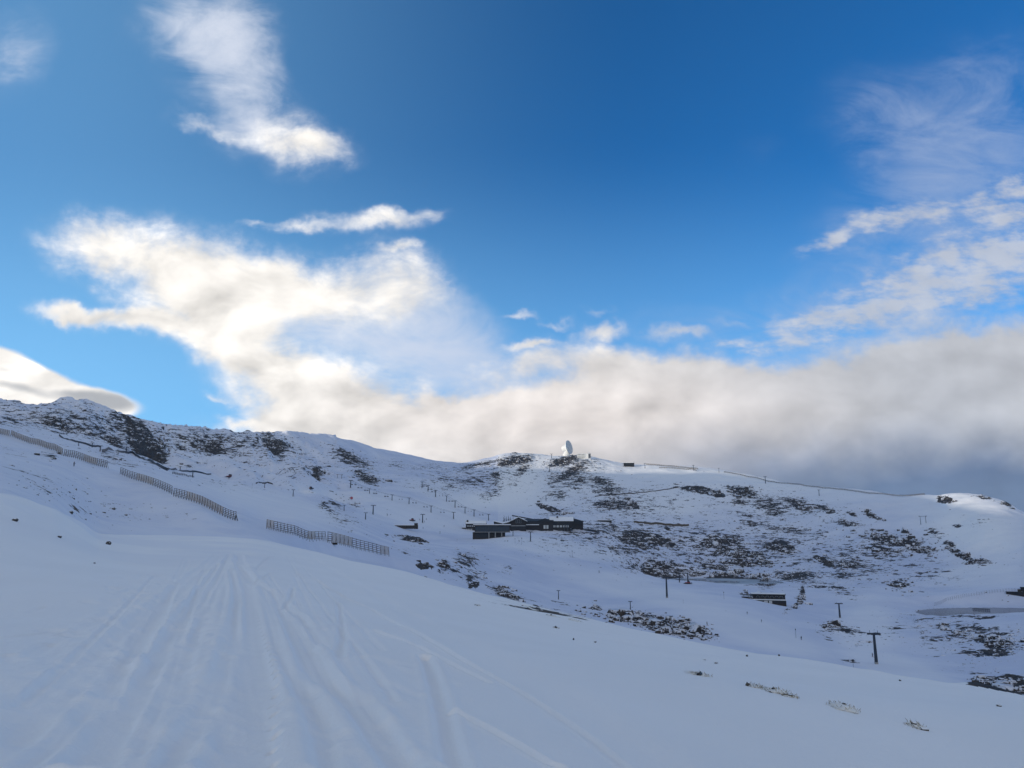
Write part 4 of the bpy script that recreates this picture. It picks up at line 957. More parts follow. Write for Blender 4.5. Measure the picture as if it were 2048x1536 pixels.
# 1 left wing with a low snowy roof
o = lodge(950, 1063, "left wing of the lodge with small pale windows under a snowy roof", r=960)
c = 950
block(o, X_(924,c), X_(976,c), 0, 12, -8, 4.5, M_WOODD); block(o, X_(932,c), X_(973,c), .5, 12, 4.5, 10, M_WOODD, "upper_wall")
gable(o, X_(932,c), X_(971,c), .5, 12, 9.3, 12.8, .8, M_ROOFD)
windows(o, X_(934,c), X_(951,c), 6.6, 1.5, 4, .5, M_PALEG); windows(o, X_(925,c), X_(945,c), 2.4, 1.6, 6, 0, M_PALEG)
MB().box((X_(935,c), 4, 12.6), (2.2, 2.2, 2.6)).build("chimney", M_STONE, o)
MB().box((X_(928,c), 5, 5.0), (X_(932,c)-X_(924,c), 10, .5)).build("terrace", M_ROOFS, o)
# 2 terrace deck on the left
o = lodge(932, 1066, "snow covered timber deck on posts left of the lodge", "timber_deck", 950)
c = 932
MB().box((0, 4, 1.2), (24, 9, .6)).build("deck", M_WOODD, o); MB().box((0, 4, 1.75), (23.4, 8.4, .5)).build("snow_layer", M_ROOFS, o)
for k in range(5): MB().bar((-11 + 5.5*k, 0, -6), (-11 + 5.5*k, 0, 1.0), .18, .18, 6).build("post", M_WOODD, o)
MB().box((-16, 0, -2.0), (9, 5, .5)).build("lower_deck", M_WOODD, o)
# 3 big glazed hall in front
M_HALLG = simple('hall_glazing', (.022,.034,.055), .2)
rf = math.hypot(*surf(980, 1077, 500)[0][:2]); print("hall distance", rf)
o = lodge(984, 1077, "large dark glazed hall at the front of the lodge with pale columns", r=rf)
c = 984; k_ = uL
block(o, X_(950,c), X_(1019,c), 1.0, 16, 12.5*k_, 25*k_, M_WOODD)
windows(o, X_(951,c), X_(1018,c), 18.5*k_, 10*k_, 13, 1.0, M_HALLG, gap=.14)
block(o, X_(946,c), X_(1010,c), 3.2, 16, -14, 12.3*k_, M_STONE, "base")
MB().box((X_(984,c), 7, 12.4*k_), (X_(1021,c)-X_(949,c), 17, .5)).build("floor_slab", M_CONC, o)
MB().box((X_(984,c), 8, 25.3*k_), (X_(1022,c)-X_(946,c), 19, .6)).build("roof", M_ROOFD, o)
MB().box((X_(984,c), 8, 25.3*k_+.75), (X_(1021,c)-X_(947,c), 18.4, .9)).build("snow_layer", M_ROOFS, o)
for px in (978, 990.5, 1003): MB().box((X_(px,c), -.2, 5.2*k_), (1.0, 1.0, 14*k_)).build("column", M_CONC, o)
windows(o, X_(952,c), X_(975,c), 6*k_, 8*k_, 5, 3.2, M_GLASS, gap=.2)
# 4 butterfly roofed pavilion
o = lodge(1007, 1056, "pavilion with a dipping snow filled roof between the lodge halls", r=930)
c = 1007
block(o, X_(988,c), X_(1024,c), 0, 12, -6, 5.2, M_WOODD)
MB().poly([(X_(986,c),-1.5,8.6),(X_(1006,c),-1.5,5.6),(X_(1027,c),-1.5,9.0),(X_(986,c),13,9.4),(X_(1006,c),13,7.4),(X_(1027,c),13,9.8),
           (X_(986,c),-1.5,8.1),(X_(1006,c),-1.5,5.1),(X_(1027,c),-1.5,8.5),(X_(986,c),13,8.9),(X_(1006,c),13,6.9),(X_(1027,c),13,9.3)],
          [(0,1,4,3),(1,2,5,4),(6,9,10,7),(7,10,11,8),(0,6,7,1),(1,7,8,2),(0,3,9,6),(2,8,11,5)]).build("roof", M_ROOFS, o)
MB().poly([(X_(988,c),-.2,5.1),(X_(988,c),-.2,7.9),(X_(1006,c),-.2,5.1),(X_(1024,c),-.2,8.1),(X_(1024,c),-.2,5.1)], [(0,2,1),(2,4,3)]).build("gable_wall", M_WOODD, o)
windows(o, X_(990,c), X_(1022,c), 2.6, 2.2, 6, 0, M_GLASS)
# 5 chalet with tall gable windows
o = lodge(1037, 1054, "chalet of the lodge with a broad snowy gable and tall windows", r=925)
c = 1037
block(o, X_(1022,c), X_(1052,c), 0, 14, -8, 6.0, M_WOODD)
gable(o, X_(1022,c), X_(1052,c), 0, 14, 6.3, 11.3, 1.6, M_ROOFD, 'y', t=.9)
windows(o, X_(1031,c), X_(1043,c), 6.6, 4.0, 3, -.02, M_GLASS, M_PALEG, gap=.3)
MB().box((0, -1.2, 1.4), (X_(1052,c)-X_(1024,c), 2.2, .9)).build("balcony", M_CONC, o)
windows(o, X_(1024,c), X_(1050,c), -.8, 1.8, 6, 0, M_GLASS)
# 6 long link building
o = lodge(1078, 1056, "long low link building of the lodge with a white strip and two pale doors", r=935)
c = 1078
block(o, X_(1051,c), X_(1106,c), 0, 12, -4, 8.0, M_WOODD)
MB().poly([(X_(1050,c),-1,8.2),(X_(1107,c),-1,8.2),(X_(1107,c),13,11.2),(X_(1050,c),13,11.2),(X_(1050,c),-1,7.7),(X_(1107,c),-1,7.7),(X_(1107,c),13,7.7),(X_(1050,c),13,7.7)], [(0,1,2,3),(4,7,6,5),(0,4,5,1),(1,5,6,2),(2,6,7,3),(3,7,4,0)]).build("roof", M_ROOFD, o)
MB().box((X_(1062,c), -1.3, 3.9), (X_(1079,c)-X_(1047,c), 2.0, .8)).build("snow_ledge", M_ROOFS, o)
MB().prism([(X_(1075,c),0,8.3),(X_(1090,c),0,11.6),(X_(1105,c),0,8.3)], (0,-1.6,0), (0,11,0)).build("porch_gable", M_ROOFD, o)
for px in (1089, 1094.5): 
    d_ = MB().box((X_(px,c), -.1, 1.2), (X_(4,0), .16, 4.2)).build("door", M_PALEG, o)
windows(o, X_(1052,c), X_(1084,c), 6.0, 1.4, 8, 0, M_GLASS)
# 7 right hall
o = lodge(1124, 1056, "right hand hall of the lodge on stone with a row of white windows", r=940)
c = 1124
block(o, X_(1101,c), X_(1146,c), 0, 14, 0, 8.2, M_WOODD); block(o, X_(1103,c), X_(1141,c), .4, 14, -7, 0, M_STONE, "base")
gable(o, X_(1101,c), X_(1145,c), 0, 14, 8.0, 13.0, 1.3, M_ROOFD)
windows(o, X_(1106,c), X_(1138,c), 2.0, 2.4, 5, 0, M_PALEG, M_WOODD, gap=.28)
windows(o, X_(1104,c), X_(1140,c), 5.9, 1.1, 8, 0, M_GLASS)
MB().box((X_(1115,c), 5, 13.2), (2.0, 2.0, 2.0)).build("chimney", M_STONE, o)
# 8 right tail building
o = lodge(1156, 1050, "dark lean-to at the right end of the lodge with a long low deck", r=955)
c = 1156
block(o, X_(1143,c), X_(1166,c), 0, 10, -8, 4.5, M_WOODD)
MB().poly([(X_(1141,c),-1,8.8),(X_(1168,c),-1,4.2),(X_(1168,c),11,4.8),(X_(1141,c),11,9.6),(X_(1141,c),-1,4.2),(X_(1168,c),-1,3.9),(X_(1168,c),11,3.9),(X_(1141,c),11,4.2)], [(0,1,2,3),(4,7,6,5),(0,4,5,1),(1,5,6,2),(2,6,7,3),(3,7,4,0)]).build("roof", M_ROOFD, o)
MB().box((X_(1172,c), 1, 1.2), (X_(1182,c)-X_(1162,c), 4, .8)).build("deck", M_WOODD, o); windows(o, X_(1144,c), X_(1164,c), 2.2, 1.4, 4, 0)
# sloping covered conveyor on the roofs
x, y, z = map(float, pix_at(1044, 1036, 965)); o = thing("conveyor_gallery", (x, y, z), facing(x, y), "thin dark sloping gallery line behind the lodge chalet", "gallery")
MB().prism([(0,-1,-.6),(0,1,-.6),(0,1,.7),(0,-1,.7)], (-12.5, 0, 3.0), (14, 0, -1.8)).build("tube", M_ROOFD, o)
for q_ in range(4): MB().bar((-11 + q_*7, 0, 2.4 - q_*1.2), (-11 + q_*7, 0, -12), .2, .2, 6).build("prop", M_STEELD, o)
# low hut between lodge and rocks
loc, rz, u = frame_at(1207, 1044, 800, .3)
o = thing("low_shed", loc, rz, "long low shed half buried in snow right of the lodge", "shed", LG)
block(o, -8, 11, 0, 6, -1, 2.6, M_WOODD); MB().box((1.5, 3, 3.0), (20.5, 7.4, .8)).build("roof", M_ROOFS, o); windows(o, -6, 9, 1.3, .9, 5, 0)
# conifers behind the pavilion
M_TRUNK = simple("bark", (.03,.022,.016), .9)
for i, (px, top, lb) in enumerate([(1008, 1030, "leftmost dark conifer spire behind the lodge"), (1012.5, 1032, "middle conifer behind the lodge, shorter than its neighbours"), (1017, 1030, "rightmost dark conifer spire behind the lodge"), (1021, 1033, "small bushy conifer touching the lodge chalet")]):
    x, y, z = map(float, pix_at(px, 1048, 955)); H = (1048 - top) * 955 / FPX
    o = thing("conifer_tree", (x, y, z - 3), 0, lb, "conifer", "conifers behind the lodge")
    MB().bar((0, 0, -3), (0, 0, H * .9 + 3), .28, .05, 7).build("trunk", M_TRUNK, o)
    m = MB(); rr = random.Random(i)
    for k in range(26):
        t = k / 26; zz = 3 + H * (.08 + .92 * t); R_ = (1 - t) ** .8 * 1.9 * rr.uniform(.75, 1.2) + .12
        for j in range(9):
            a = rr.uniform(0, 6.28); d = Vector((math.cos(a), math.sin(a), -.35 + .3 * t)); s_ = Vector((-math.sin(a), math.cos(a), 0)) * R_ * .18
            p = Vector((0, 0, zz)); m.poly([p + s_ * .3, p + d * R_ + s_, p + d * R_ * 1.1 - Vector((0, 0, .15)), p + d * R_ - s_, p - s_ * .3], [(0,1,2,3,4)])
    m.build("crown", M_GREEN, o)

# lower building by the stream
loc, rz, u = frame_at(1537, 1206, 450, .4)
o = thing("valley_lodge", loc, rz, "wide two storey building with an arcade of arches below the frozen pond", "building")
block(o, -31*u, 31*u, 0, 12, -2, 6.3*u*1.0, M_STONE)
block(o, -27*u, 30*u, 4.5, 12, 6.3*u, 15*u, M_WOODD, "upper_wall")
MB().box((0, 2.2, 6.6*u), (63*u, 5.4, .35)).build("terrace_snow", M_ROOFS, o)
MB().box((0, 8, 15.4*u), (62*u, 10, .5)).build("roof", M_ROOFD, o); MB().box((0, 8, 15.4*u + .5), (60*u, 9.4, .45)).build("snow_layer", M_ROOFS, o)
for k in range(6):
    cx = (-18 + k * 8.2) * u; m = MB(); n = 9; prf = [(cx - 3.2*u, 0, 7.2*u)] + [(cx - 3.2*u*math.cos(math.pi*j/n), 0, 10.5*u + 2.6*u*math.sin(math.pi*j/n)) for j in range(n+1)] + [(cx + 3.2*u, 0, 7.2*u)]
    f_ = MB().prism(prf, (0, 4.3, 0), (0, 4.45, 0)).build("arch", M_CONC, o)
    m.prism([(p[0]*.92 + cx*.08, p[1], p[2] - .15) for p in prf], (0, 4.18, 0), (0, 4.28, 0)).build("pane", M_GLASS, f_)
for a_, b_ in ((-7.5, -1), (1, 6.5)): MB().box(((a_+b_)/2*u, -.08, 2.6*u), ((b_-a_)*u, .16, 4.6*u)).build("door", M_PALEG, o)
windows(o, -30*u, -9*u, 3.2*u, 1.2, 5, 0); windows(o, 8*u, 30*u, 3.2*u, 1.2, 5, 0)
MB().box((-38*u, 5, 9*u), (18*u, 5, 3.0*u)).build("side_wing", M_STONE, o)

# hut on the reservoir bank, right edge
for (px, pyb, w, h, lb) in [(2031, 1191, 25, 7, "dark pump hut with a small chimney on the far bank of the reservoir"), (2052, 1184, 14, 9, "dark hut cut off by the right edge above the reservoir")]:
    loc, rz, u = frame_at(px, pyb, 600, .3)
    o = thing("pump_hut", loc, rz, lb, "hut"); h *= .8
    block(o, -w/2*u, w/2*u, 0, 5, -1.5, h*u, M_WOODD); MB().box((0, 2.5, h*u + .2), (w*u + .6, 5.8, .35)).build("roof", M_ROOFD, o)
    MB().box((w*.25*u, 2, h*u + 1.2), (5*u, 2.4, 2.0)).build("chimney", M_STONE, o); windows(o, -w*.4*u, w*.4*u, h*u*.6, 1.0, 3, 0)
# low stone wall building left of the lodge
loc, rz, u = frame_at(803, 1056, 600, .2)
o = thing("low_wall", loc, rz, "long low dark wall with snow on top, on the piste left of the lodge", "wall")
MB().box((-2*u, 0, 1.2), (68*u, 1.6, 3.6)).build("wall", M_STONE, o); MB().box((-2*u, 0, 3.15), (66*u, 1.9, .5)).build("snow_layer", M_ROOFS, o)
for x_ in (-29, 28): MB().box((x_*u, .4, 2.2), (7*u, 3, 6.0)).build("end_block", M_STONE, o)

# barriers, road walls and ridge fences
def run_fence(pts, hpx, n, label, name, cat, rmin, mat=M_GREYW, solid=False, mat2=None, sharp=.12, rail=.17):
    P = []
    xs = np.linspace(0, 1, n + 1); cx = np.linspace(0, 1, len(pts)); px = np.interp(xs, cx, [p[0] for p in pts]); py = np.interp(xs, cx, [p[1] for p in pts])
    s = surf(px, py, rmin); rr = np.hypot(s[:, 0], s[:, 1]); rr = np.polyval(np.polyfit(xs, rr, min(3, n)), xs)
    for i in range(n + 1):
        x, y, _ = pix_at(px[i], py[i], rr[i]); P.append(Vector((float(x), float(y), gz(x, y))))
    H = hpx * rr.mean() / FPX; mid = P[len(P)//2]; rel = [p - mid for p in P]
    o = thing(name, mid, 0, label, cat)
    m = MB()
    for i in range(n):
        a, b = rel[i], rel[i+1]; d = (b - a); q = d.normalized().to_track_quat('X', 'Z').to_matrix()
        if solid: m.box((a+b)/2 + Vector((0,0,H*.5)), (d.length*1.0, .3, H), q)
        else:
            for k in range(3): m.box((a+b)/2 + Vector((0,0,H*(.3+.32*k))), (d.length, .08 if rail > .1 else .02, H*rail), q)
    m.build("wall_panel" if solid else "rails", mat2 or mat, o)
    for p in rel: MB().bar(p - Vector((0,0,.8)), p + Vector((0,0,H*1.05)), sharp, sharp, 5).build("post", mat, o)
    return o
run_fence([(1293,930),(1345,934),(1396,939)], 3, 24, "dark ridge fence with sunlit snow behind it right of the hut", "ridge_fence", "fence", 1100)
run_fence([(1318,936),(1360,938),(1393,941)], 2.2, 16, "second ridge fence just below the first beside the hut", "ridge_fence", "fence", 1100)
run_fence([(1448,945),(1531,961),(1640,978),(1750,988),(1850,994)], 2.6, 80, "very long grey fence following the right hand ridge", "ridge_fence", "fence", 1000, mat=M_GREYW)
run_fence([(1268,1046),(1320,1050),(1378,1053)], 4.0, 22, "straight grey barrier on the slope above the right hand rocks", "slope_barrier", "barrier", 800, solid=True, mat=M_STEELD, mat2=M_GREYW)
run_fence([(1190,993),(1250,988),(1310,983),(1358,975)], 1.6, 30, "low dark wall crossing the hillside under the smooth slope", "hillside_wall", "wall", 900, solid=True, mat=M_STONE, mat2=M_STONE)
run_fence([(205,898),(255,907),(280,913),(300,926),(335,940)], 4.5, 34, "dark retaining fence along the cut road in the left basin", "road_fence", "fence", 450, solid=True, mat=M_STEELD, mat2=M_STEEL)
run_fence([(118,874),(150,884),(200,896)], 3.0, 20, "faint upper fence of the cut road under the left peak", "road_fence", "fence", 450, solid=True, mat=M_STEELD, mat2=M_STEEL)
run_fence([(336,939),(380,944),(422,950)], 3.0, 18, "low blue grey wall behind the two basin pylons", "basin_wall", "wall", 450, solid=True, mat=M_STEEL, mat2=M_STEEL)
run_fence([(345,948),(365,951),(388,955)], 3.4, 12, "pale netting strip below the basin wall", "basin_net", "fence", 450, mat=M_STEEL)
run_fence([(524,945),(560,942),(590,940)], 1.2, 14, "thin dark line of wall at the foot of the grey mound", "mound_wall", "wall", 700, solid=True, mat=M_STONE, mat2=M_STONE)
run_fence([(1870,1212),(1893,1203),(1938,1192),(1995,1185),(2060,1183)], 5.0, 44, "wire fence of thin poles round the reservoir bank", "reservoir_fence", "fence", 500, mat=M_STEEL, sharp=.05, rail=.012)
run_fence([(1731,1113),(1739,1113),(1747,1113)], 2.0, 4, "short dark plank barrier alone on the right hillside", "plank_barrier", "barrier", 700, solid=True, mat=M_WOODD, mat2=M_WOODD)
run_fence([(1946,1221),(1962,1222),(1980,1223)], 4, 8, "short dark bench like fence below the reservoir", "low_fence", "fence", 400, mat=M_STEELD)
run_fence([(512,967),(530,966),(545,968)], 2.6, 6, "flat dark roof sunk in the snow beside a short pylon", "sunken_roof", "roof", 500, solid=True, mat=M_WOODD, mat2=M_WOODD)

# ---- water
def pond(name, c, rx, ry, z, mat, label):
    n = 96; v = [(0, 0, 0)] + [(rx*math.cos(2*math.pi*k/n), ry*math.sin(2*math.pi*k/n), 0) for k in range(n)]
    m = bpy.data.meshes.new(name); m.from_pydata(v, [], [(0, 1+k, 1+(k+1) % n) for k in range(n)]); m.materials.append(mat)
    o = bpy.data.objects.new(name, m); o.location = (float(c[0]), float(c[1]), z); C.objects.link(o); o['kind'] = 'structure'; o['label'] = label
MI, b = new_mat("pond_ice"); pos = geo('Position')
f = sstep(noise(mapv(pos, scale=(.02, .012, 1)), 1.0, 5, .6), .42, .58)
sset(b, 'Base Color', mixc(f, (.10,.13,.16), (.42,.45,.48))); sset(b, 'Roughness', sstep(f, 0, 1, .15, .5))
MW, b = new_mat("reservoir_water"); b.inputs['Base Color'].default_value = (.025,.04,.065,1); b.inputs['Roughness'].default_value = .12; b.inputs['IOR'].default_value = 1.12
pos = geo('Position'); sset(b, 'Normal', bump(noise(mapv(pos, scale=(1, .4, 1)), .9, 4, .6), .12, .3))
pond("frozen_pond", p1c, 67.5, 67.5, P1Z - .25, MI, "half frozen grey pond in the valley behind the tall pylon")
pond("reservoir_water", p2c, 78, 65.5, P2Z - .2, MW, "dark still reservoir at the right edge")

# ---- people and small things on the snow
def skin_person(rz=0):
    pass
MP, b = new_mat("skier_clothing"); o_ = S(S.tree.nodes.new('ShaderNodeTexCoord').outputs['Object'])
zc = vdot(o_, (0, 0, 1))
jac = mixc(sstep(zc, .86, .90), (.014,.015,.020), (.030,.028,.045)); sset(b, 'Base Color', mixc(sstep(zc, 1.50, 1.54), jac, (.42,.27,.20))); b.inputs['Roughness'].default_value = .8
def person_mesh():
    V = [(0,0,.95),(0,.01,1.15),(0,.0,1.38),(0,-.02,1.50),(0,-.04,1.62),(0,-.04,1.74),
         (.11,-.02,.88),(.15,-.10,.52),(.16,-.03,.10),(.16,-.16,.05),(-.11,-.02,.88),(-.15,-.10,.52),(-.16,-.03,.10),(-.16,-.16,.05),
         (.20,0,1.40),(.30,-.08,1.15),(.27,-.30,1.02),(.27,-.37,1.00),(-.20,0,1.40),(-.30,-.08,1.15),(-.27,-.30,1.02),(-.27,-.37,1.00)]
    E = [(0,1),(1,2),(2,3),(3,4),(4,5),(0,6),(6,7),(7,8),(8,9),(0,10),(10,11),(11,12),(12,13),(2,14),(14,15),(15,16),(16,17),(2,18),(18,19),(19,20),(20,21)]
    Rr = [.16,.15,.18,.07,.105,.09,.11,.08,.06,.06,.11,.08,.06,.06,.09,.06,.045,.05,.09,.06,.045,.05]
    m = bpy.data.meshes.new("body"); m.from_pydata(V, E, []); o = bpy.data.objects.new("person", m); C.objects.link(o)
    sk = o.modifiers.new("skin", 'SKIN'); sk.use_smooth_shade = True
    for i, r in enumerate(Rr): m.skin_vertices[0].data[i].radius = (r, r)
    m.skin_vertices[0].data[0].use_root = True
    sb = o.modifiers.new("sub", 'SUBSURF'); sb.levels = 1; sb.render_levels = 1
    dg = bpy.context.evaluated_depsgraph_get(); me2 = bpy.data.meshes.new_from_object(o.evaluated_get(dg)); me2.name = "body"
    bpy.data.objects.remove(o); me2.materials.clear(); me2.materials.append(MP)
    for p in me2.polygons: p.use_smooth = True
    return me2
pm = person_mesh()
def make_person(skis=True):
    o = bpy.data.objects.new("person", pm); C.objects.link(o)
    MB().lathe([(.125, 1.66), (.13, 1.74), (.09, 1.83), (.01, 1.86)], 12, Matrix.Translation((0, -.03, 0))).build("helmet", M_BLACK, o, True)
    if skis:
        for s in (-1, 1):
            MB().box((.16*s, -.1, .02), (.09, 1.65, .03)).box((.16*s, -.97, .06), (.085, .16, .03), Matrix.Rotation(-.5, 3, 'X')).build("ski", M_RED, o)
            MB().bar((.27*s, -.36, 1.0), (.34*s, -.30, .02), .014, .010, 6).build("ski_pole", M_STEELD, o)
    return o
skier = make_person(); walker = make_person(False); used_p = {'s': False, 'w': False}
PG = "people out on the snow"
for px, b_, hpx, yaw, kind, rm, nm in [
    (147.5,933,8.5,.6,'w',200,"person in dark clothes walking alone below the left snow fence"),
    (1198,1146,7.5,2.2,'s',350,"skier gliding alone down the middle of the valley piste"),
    (1414,1251,7,1.0,'s',250,"skier at the edge of the dark outcrop in the lower valley"),
    (1494.5,1229,5,.3,'w',300,"small figure on the piste below the arcaded building"),
    (1523,1245,5,1.3,'w',300,"small figure next to the piste, the second below the arcaded building"),
    (1603,1280,7,-.4,'s',250,"skier in black beside a thin marker pole in the right valley"),
    (1745,1314,7,.9,'s',220,"skier standing just left of the nearest tall pylon"),
    (1015.5,1084,4,.2,'w',700,"small figure on the snow below the glazed lodge hall"),
    (888,1054,4,.5,'s',700,"skier between the low wall and the lodge"),
    (839.5,1041,6,.1,'s',600,"skier waiting left of the ringed pylon"),
    (852.5,1040,5,1.1,'s',600,"skier waiting right of the ringed pylon"),
    (848.5,1045,4.5,2.0,'s',600,"skier crouched low beside the ringed pylon"),
    (846,1058,4,1.4,'s',600,"skier passing the right end of the low wall"),
    (1038,1084,4.5,.4,'s',600,"skier among the thin poles right of the lodge hall"),
    (774,1030,3.5,.9,'s',600,"upper figure of two on the slope right of the tall cabin pylon"),
    (774.5,1031.5+1,3.5,.2,'w',600,"lower figure of two on the slope right of the tall cabin pylon"),
    (711,1010,3,.5,'s',600,"tiny skier on the open piste below the red marker")]:
    s = surf(px, b_, rm)[0]; r = math.hypot(s[0], s[1]); H = min(max(hpx * r / FPX, 1.6), 2.3)
    k = 's' if kind == 's' else 'w'; src = skier if k == 's' else walker
    o = src if not used_p[k] else copy_tree(src); used_p[k] = True
    o.location = s[:3]; o.scale = (H/1.84,)*3; o.rotation_euler = (0, 0, yaw + facing(s[0], s[1])); tag(o, nm, "person", PG)
    o.location.z += .02
# marker poles
def make_pole():
    t = thing("marker_pole", (0, 0, 0)); MB().bar((0, 0, -.5), (0, 0, 3.2), .05, .045, 6).build("shaft", M_STEELD, t); MB().bar((0, 0, 2.9), (0, 0, 3.45), .16, .16, 10).build("disc", M_BLACK, t); return t
pole0 = make_pole(); up = [False]
for px, b_, t_, rm, nm in [(1366.5,1207,1200,300,"stubby dark marker post beside the tall slender pylon"),(1448,1198,1185,400,"thin marker pole left of the arcaded building"),(1592,1276,1260,250,"thin marker pole beside the black clad skier"),
    (1707,1337,1322,180,"marker pole at the brink of the near slope"),(914,1084,1078,600,"marker post on the snow below the timber deck"),(1030,1087,1077,600,"left of the thin poles on the snow right of the lodge hall"),
    (1043.5,1090,1076,600,"right of the thin poles on the snow right of the lodge hall"),(1144.5,1115,1102,500,"marker pole on the wide piste below the lodge"),(1140,1113,1107,500,"short companion of the marker pole below the lodge"),(1442,1195,1190,400,"short dark post next to the pole by the arcaded building"),
    (504,976,968,500,"thin post on the slope left of the sunken roof"),(572,970,962,500,"thin post right of the sunken roof"),(593,963,958,500,"faint post highest on the piste"),(642,974,969,500,"faint post right of the dark snow groomer")]:
    s = surf(px, b_, rm)[0]; H = (b_ - t_) * math.hypot(s[0], s[1]) / FPX
    o = pole0 if not up[0] else copy_tree(pole0); up[0] = True
    o.location = s[:3]; o.scale = (H/3.45,)*3; tag(o, nm, "marker pole", "marker poles along the pistes")
# snow groomers
def make_groomer():
    t = thing("snow_groomer", (0, 0, 0))
    for s in (-1, 1): MB().prism([(0,-2.4,.35),(0,-2.1,.05),(0,2.1,.05),(0,2.5,.4),(0,2.3,.95),(0,-2.2,.95)], (s*1.2, 0, 0), (s*2.0, 0, 0)).build("track", M_BLACK, t)
    MB().box((0, .2, 1.2), (2.4, 4.4, .6)).build("chassis", M_RED, t)
    c_ = MB().poly([(-1.1,-1.7,1.5),(1.1,-1.7,1.5),(1.1,.6,1.5),(-1.1,.6,1.5),(-1.0,-1.1,2.9),(1.0,-1.1,2.9),(1.0,.5,2.9),(-1.0,.5,2.9)], [(0,3,2,1),(4,5,6,7),(0,1,5,4),(1,2,6,5),(2,3,7,6),(3,0,4,7)]).build("cab", M_STEELD, t)
    MB().box((0, -1.48, 2.2), (1.7, .08, .9), Matrix.Rotation(.4, 3, 'X')).build("windscreen", M_GLASS, c_)
    MB().box((0, -3.1, .75), (4.6, .25, 1.2), Matrix.Rotation(-.2, 3, 'X')).build("blade", M_STEELD, t)
    MB().box((0, 3.1, .5), (4.4, .9, .5)).build("tiller", M_BLACK, t)
    return t
g0 = make_groomer(); ug = [False]
for px, b_, w, yaw, rm, nm in [(459,955,10,1.1,450,"dark snow groomer high on the smooth slope of the left basin"),(621,978,7,.7,500,"small dark snow groomer in the middle of the upper piste"),(824,1042,9,1.4,600,"dark snow groomer parked above the low wall"),(1376,1168,9,1.5,500,"machine parked at the foot of the pond pylon")]:
    s = surf(px, b_, rm)[0]; k = max(w * math.hypot(s[0], s[1]) / FPX / 4.8, 1.0)
    o = g0 if not ug[0] else copy_tree(g0); ug[0] = True
    o.location = s[:3]; o.scale = (k,)*3; o.rotation_euler = (0, 0, yaw + facing(s[0], s[1])); tag(o, nm, "snow groomer", "snow groomers on the slopes")
# red round marker balloon-like mat, dark box by the fence, piste signs
s = surf(703, 1000, 600)[0]
o = thing("red_marker", s[:3], facing(s[0], s[1]), "round red marker disc on the open piste above the long dark rock", "marker")
MB().bar((0, .1, -1), (0, .1, 3), .08, .08, 6).build("stake", M_STEELD, o); MB().bar((0, -.12, 2.6), (0, .12, 2.6), 1.75, 1.75, 20).build("disc", M_RED, o)
s = surf(667, 1089, 150)[0]; u = math.hypot(s[0], s[1]) / FPX
o = thing("tool_box", s[:3], facing(s[0], s[1]) - .2, "dark box with a snowy lid at the foot of the lowest snow fence", "box")
MB().box((0, 0, 1.4*u), (14*u, 1.0, 3.6*u)).build("body", M_WOODD, o); MB().box((0, 0, 3.4*u), (13.6*u, 1.1, .5*u)).build("lid", M_GREYW, o)
s = surf(1077, 1005, 900)[0]; u = math.hypot(s[0], s[1]) / FPX
o = thing("banner_board", s[:3], facing(s[0], s[1]), "small grey board at the foot of the steep telescope piste", "board")
MB().box((0, 0, 2.2*u), (6*u, .2, 3.0*u)).build("panel", M_GREYW, o)
for q_ in (-1, 1): MB().bar((q_*2.4*u, .15, -.5), (q_*2.4*u, .15, 2.2*u), .08, .08, 6).build("leg", M_STEELD, o)

# ---- single boulders on the near slopes
def boulder(px, py, wpx, hpx, rmin, label, seed, group="lone dark boulders on the near snow"):
    s = surf(px, py, rmin)[0]; r = math.hypot(s[0], s[1]); u = r / FPX; rr = random.Random(seed)
    bm = bmesh.new(); bmesh.ops.create_icosphere(bm, subdivisions=3, radius=1.0)
    off = Vector((rr.uniform(0, 50), rr.uniform(0, 50), 0)); from mathutils import noise as mn
    for v in bm.verts:
        k = 1 + .38 * mn.noise(v.co * 1.3 + off) + .16 * mn.noise(v.co * 3.4 + off); v.co = Vector((v.co.x * wpx*u/2*k, v.co.y * wpx*u/2.4*k, v.co.z * hpx*u*.62*k + hpx*u*.28))
    m = bpy.data.meshes.new("boulder"); bm.to_mesh(m); bm.free(); m.materials.append(MROCKN)
    o = bpy.data.objects.new("boulder", m); C.objects.link(o); o.location = s[:3]; o.rotation_euler = (0, 0, rr.uniform(0, 3)); tag(o, label, "boulder", group)
MROCKN, b = new_mat("near_rock"); pos = geo('Position'); nz = vdot(geo('Normal'), (0, 0, 1))
rcol = mixc(sstep(noise(pos, 6, 5, .6), .35, .65), (.018,.018,.020), (.07,.058,.048))
sset(b, 'Base Color', mixc(sstep(nz + (noise(pos, 7, 4, .6) - .5) * .5, .66, .80), rcol, (.90,.905,.91))); sset(b, 'Normal', bump(noise(pos, 9, 5, .6), .6, .05))
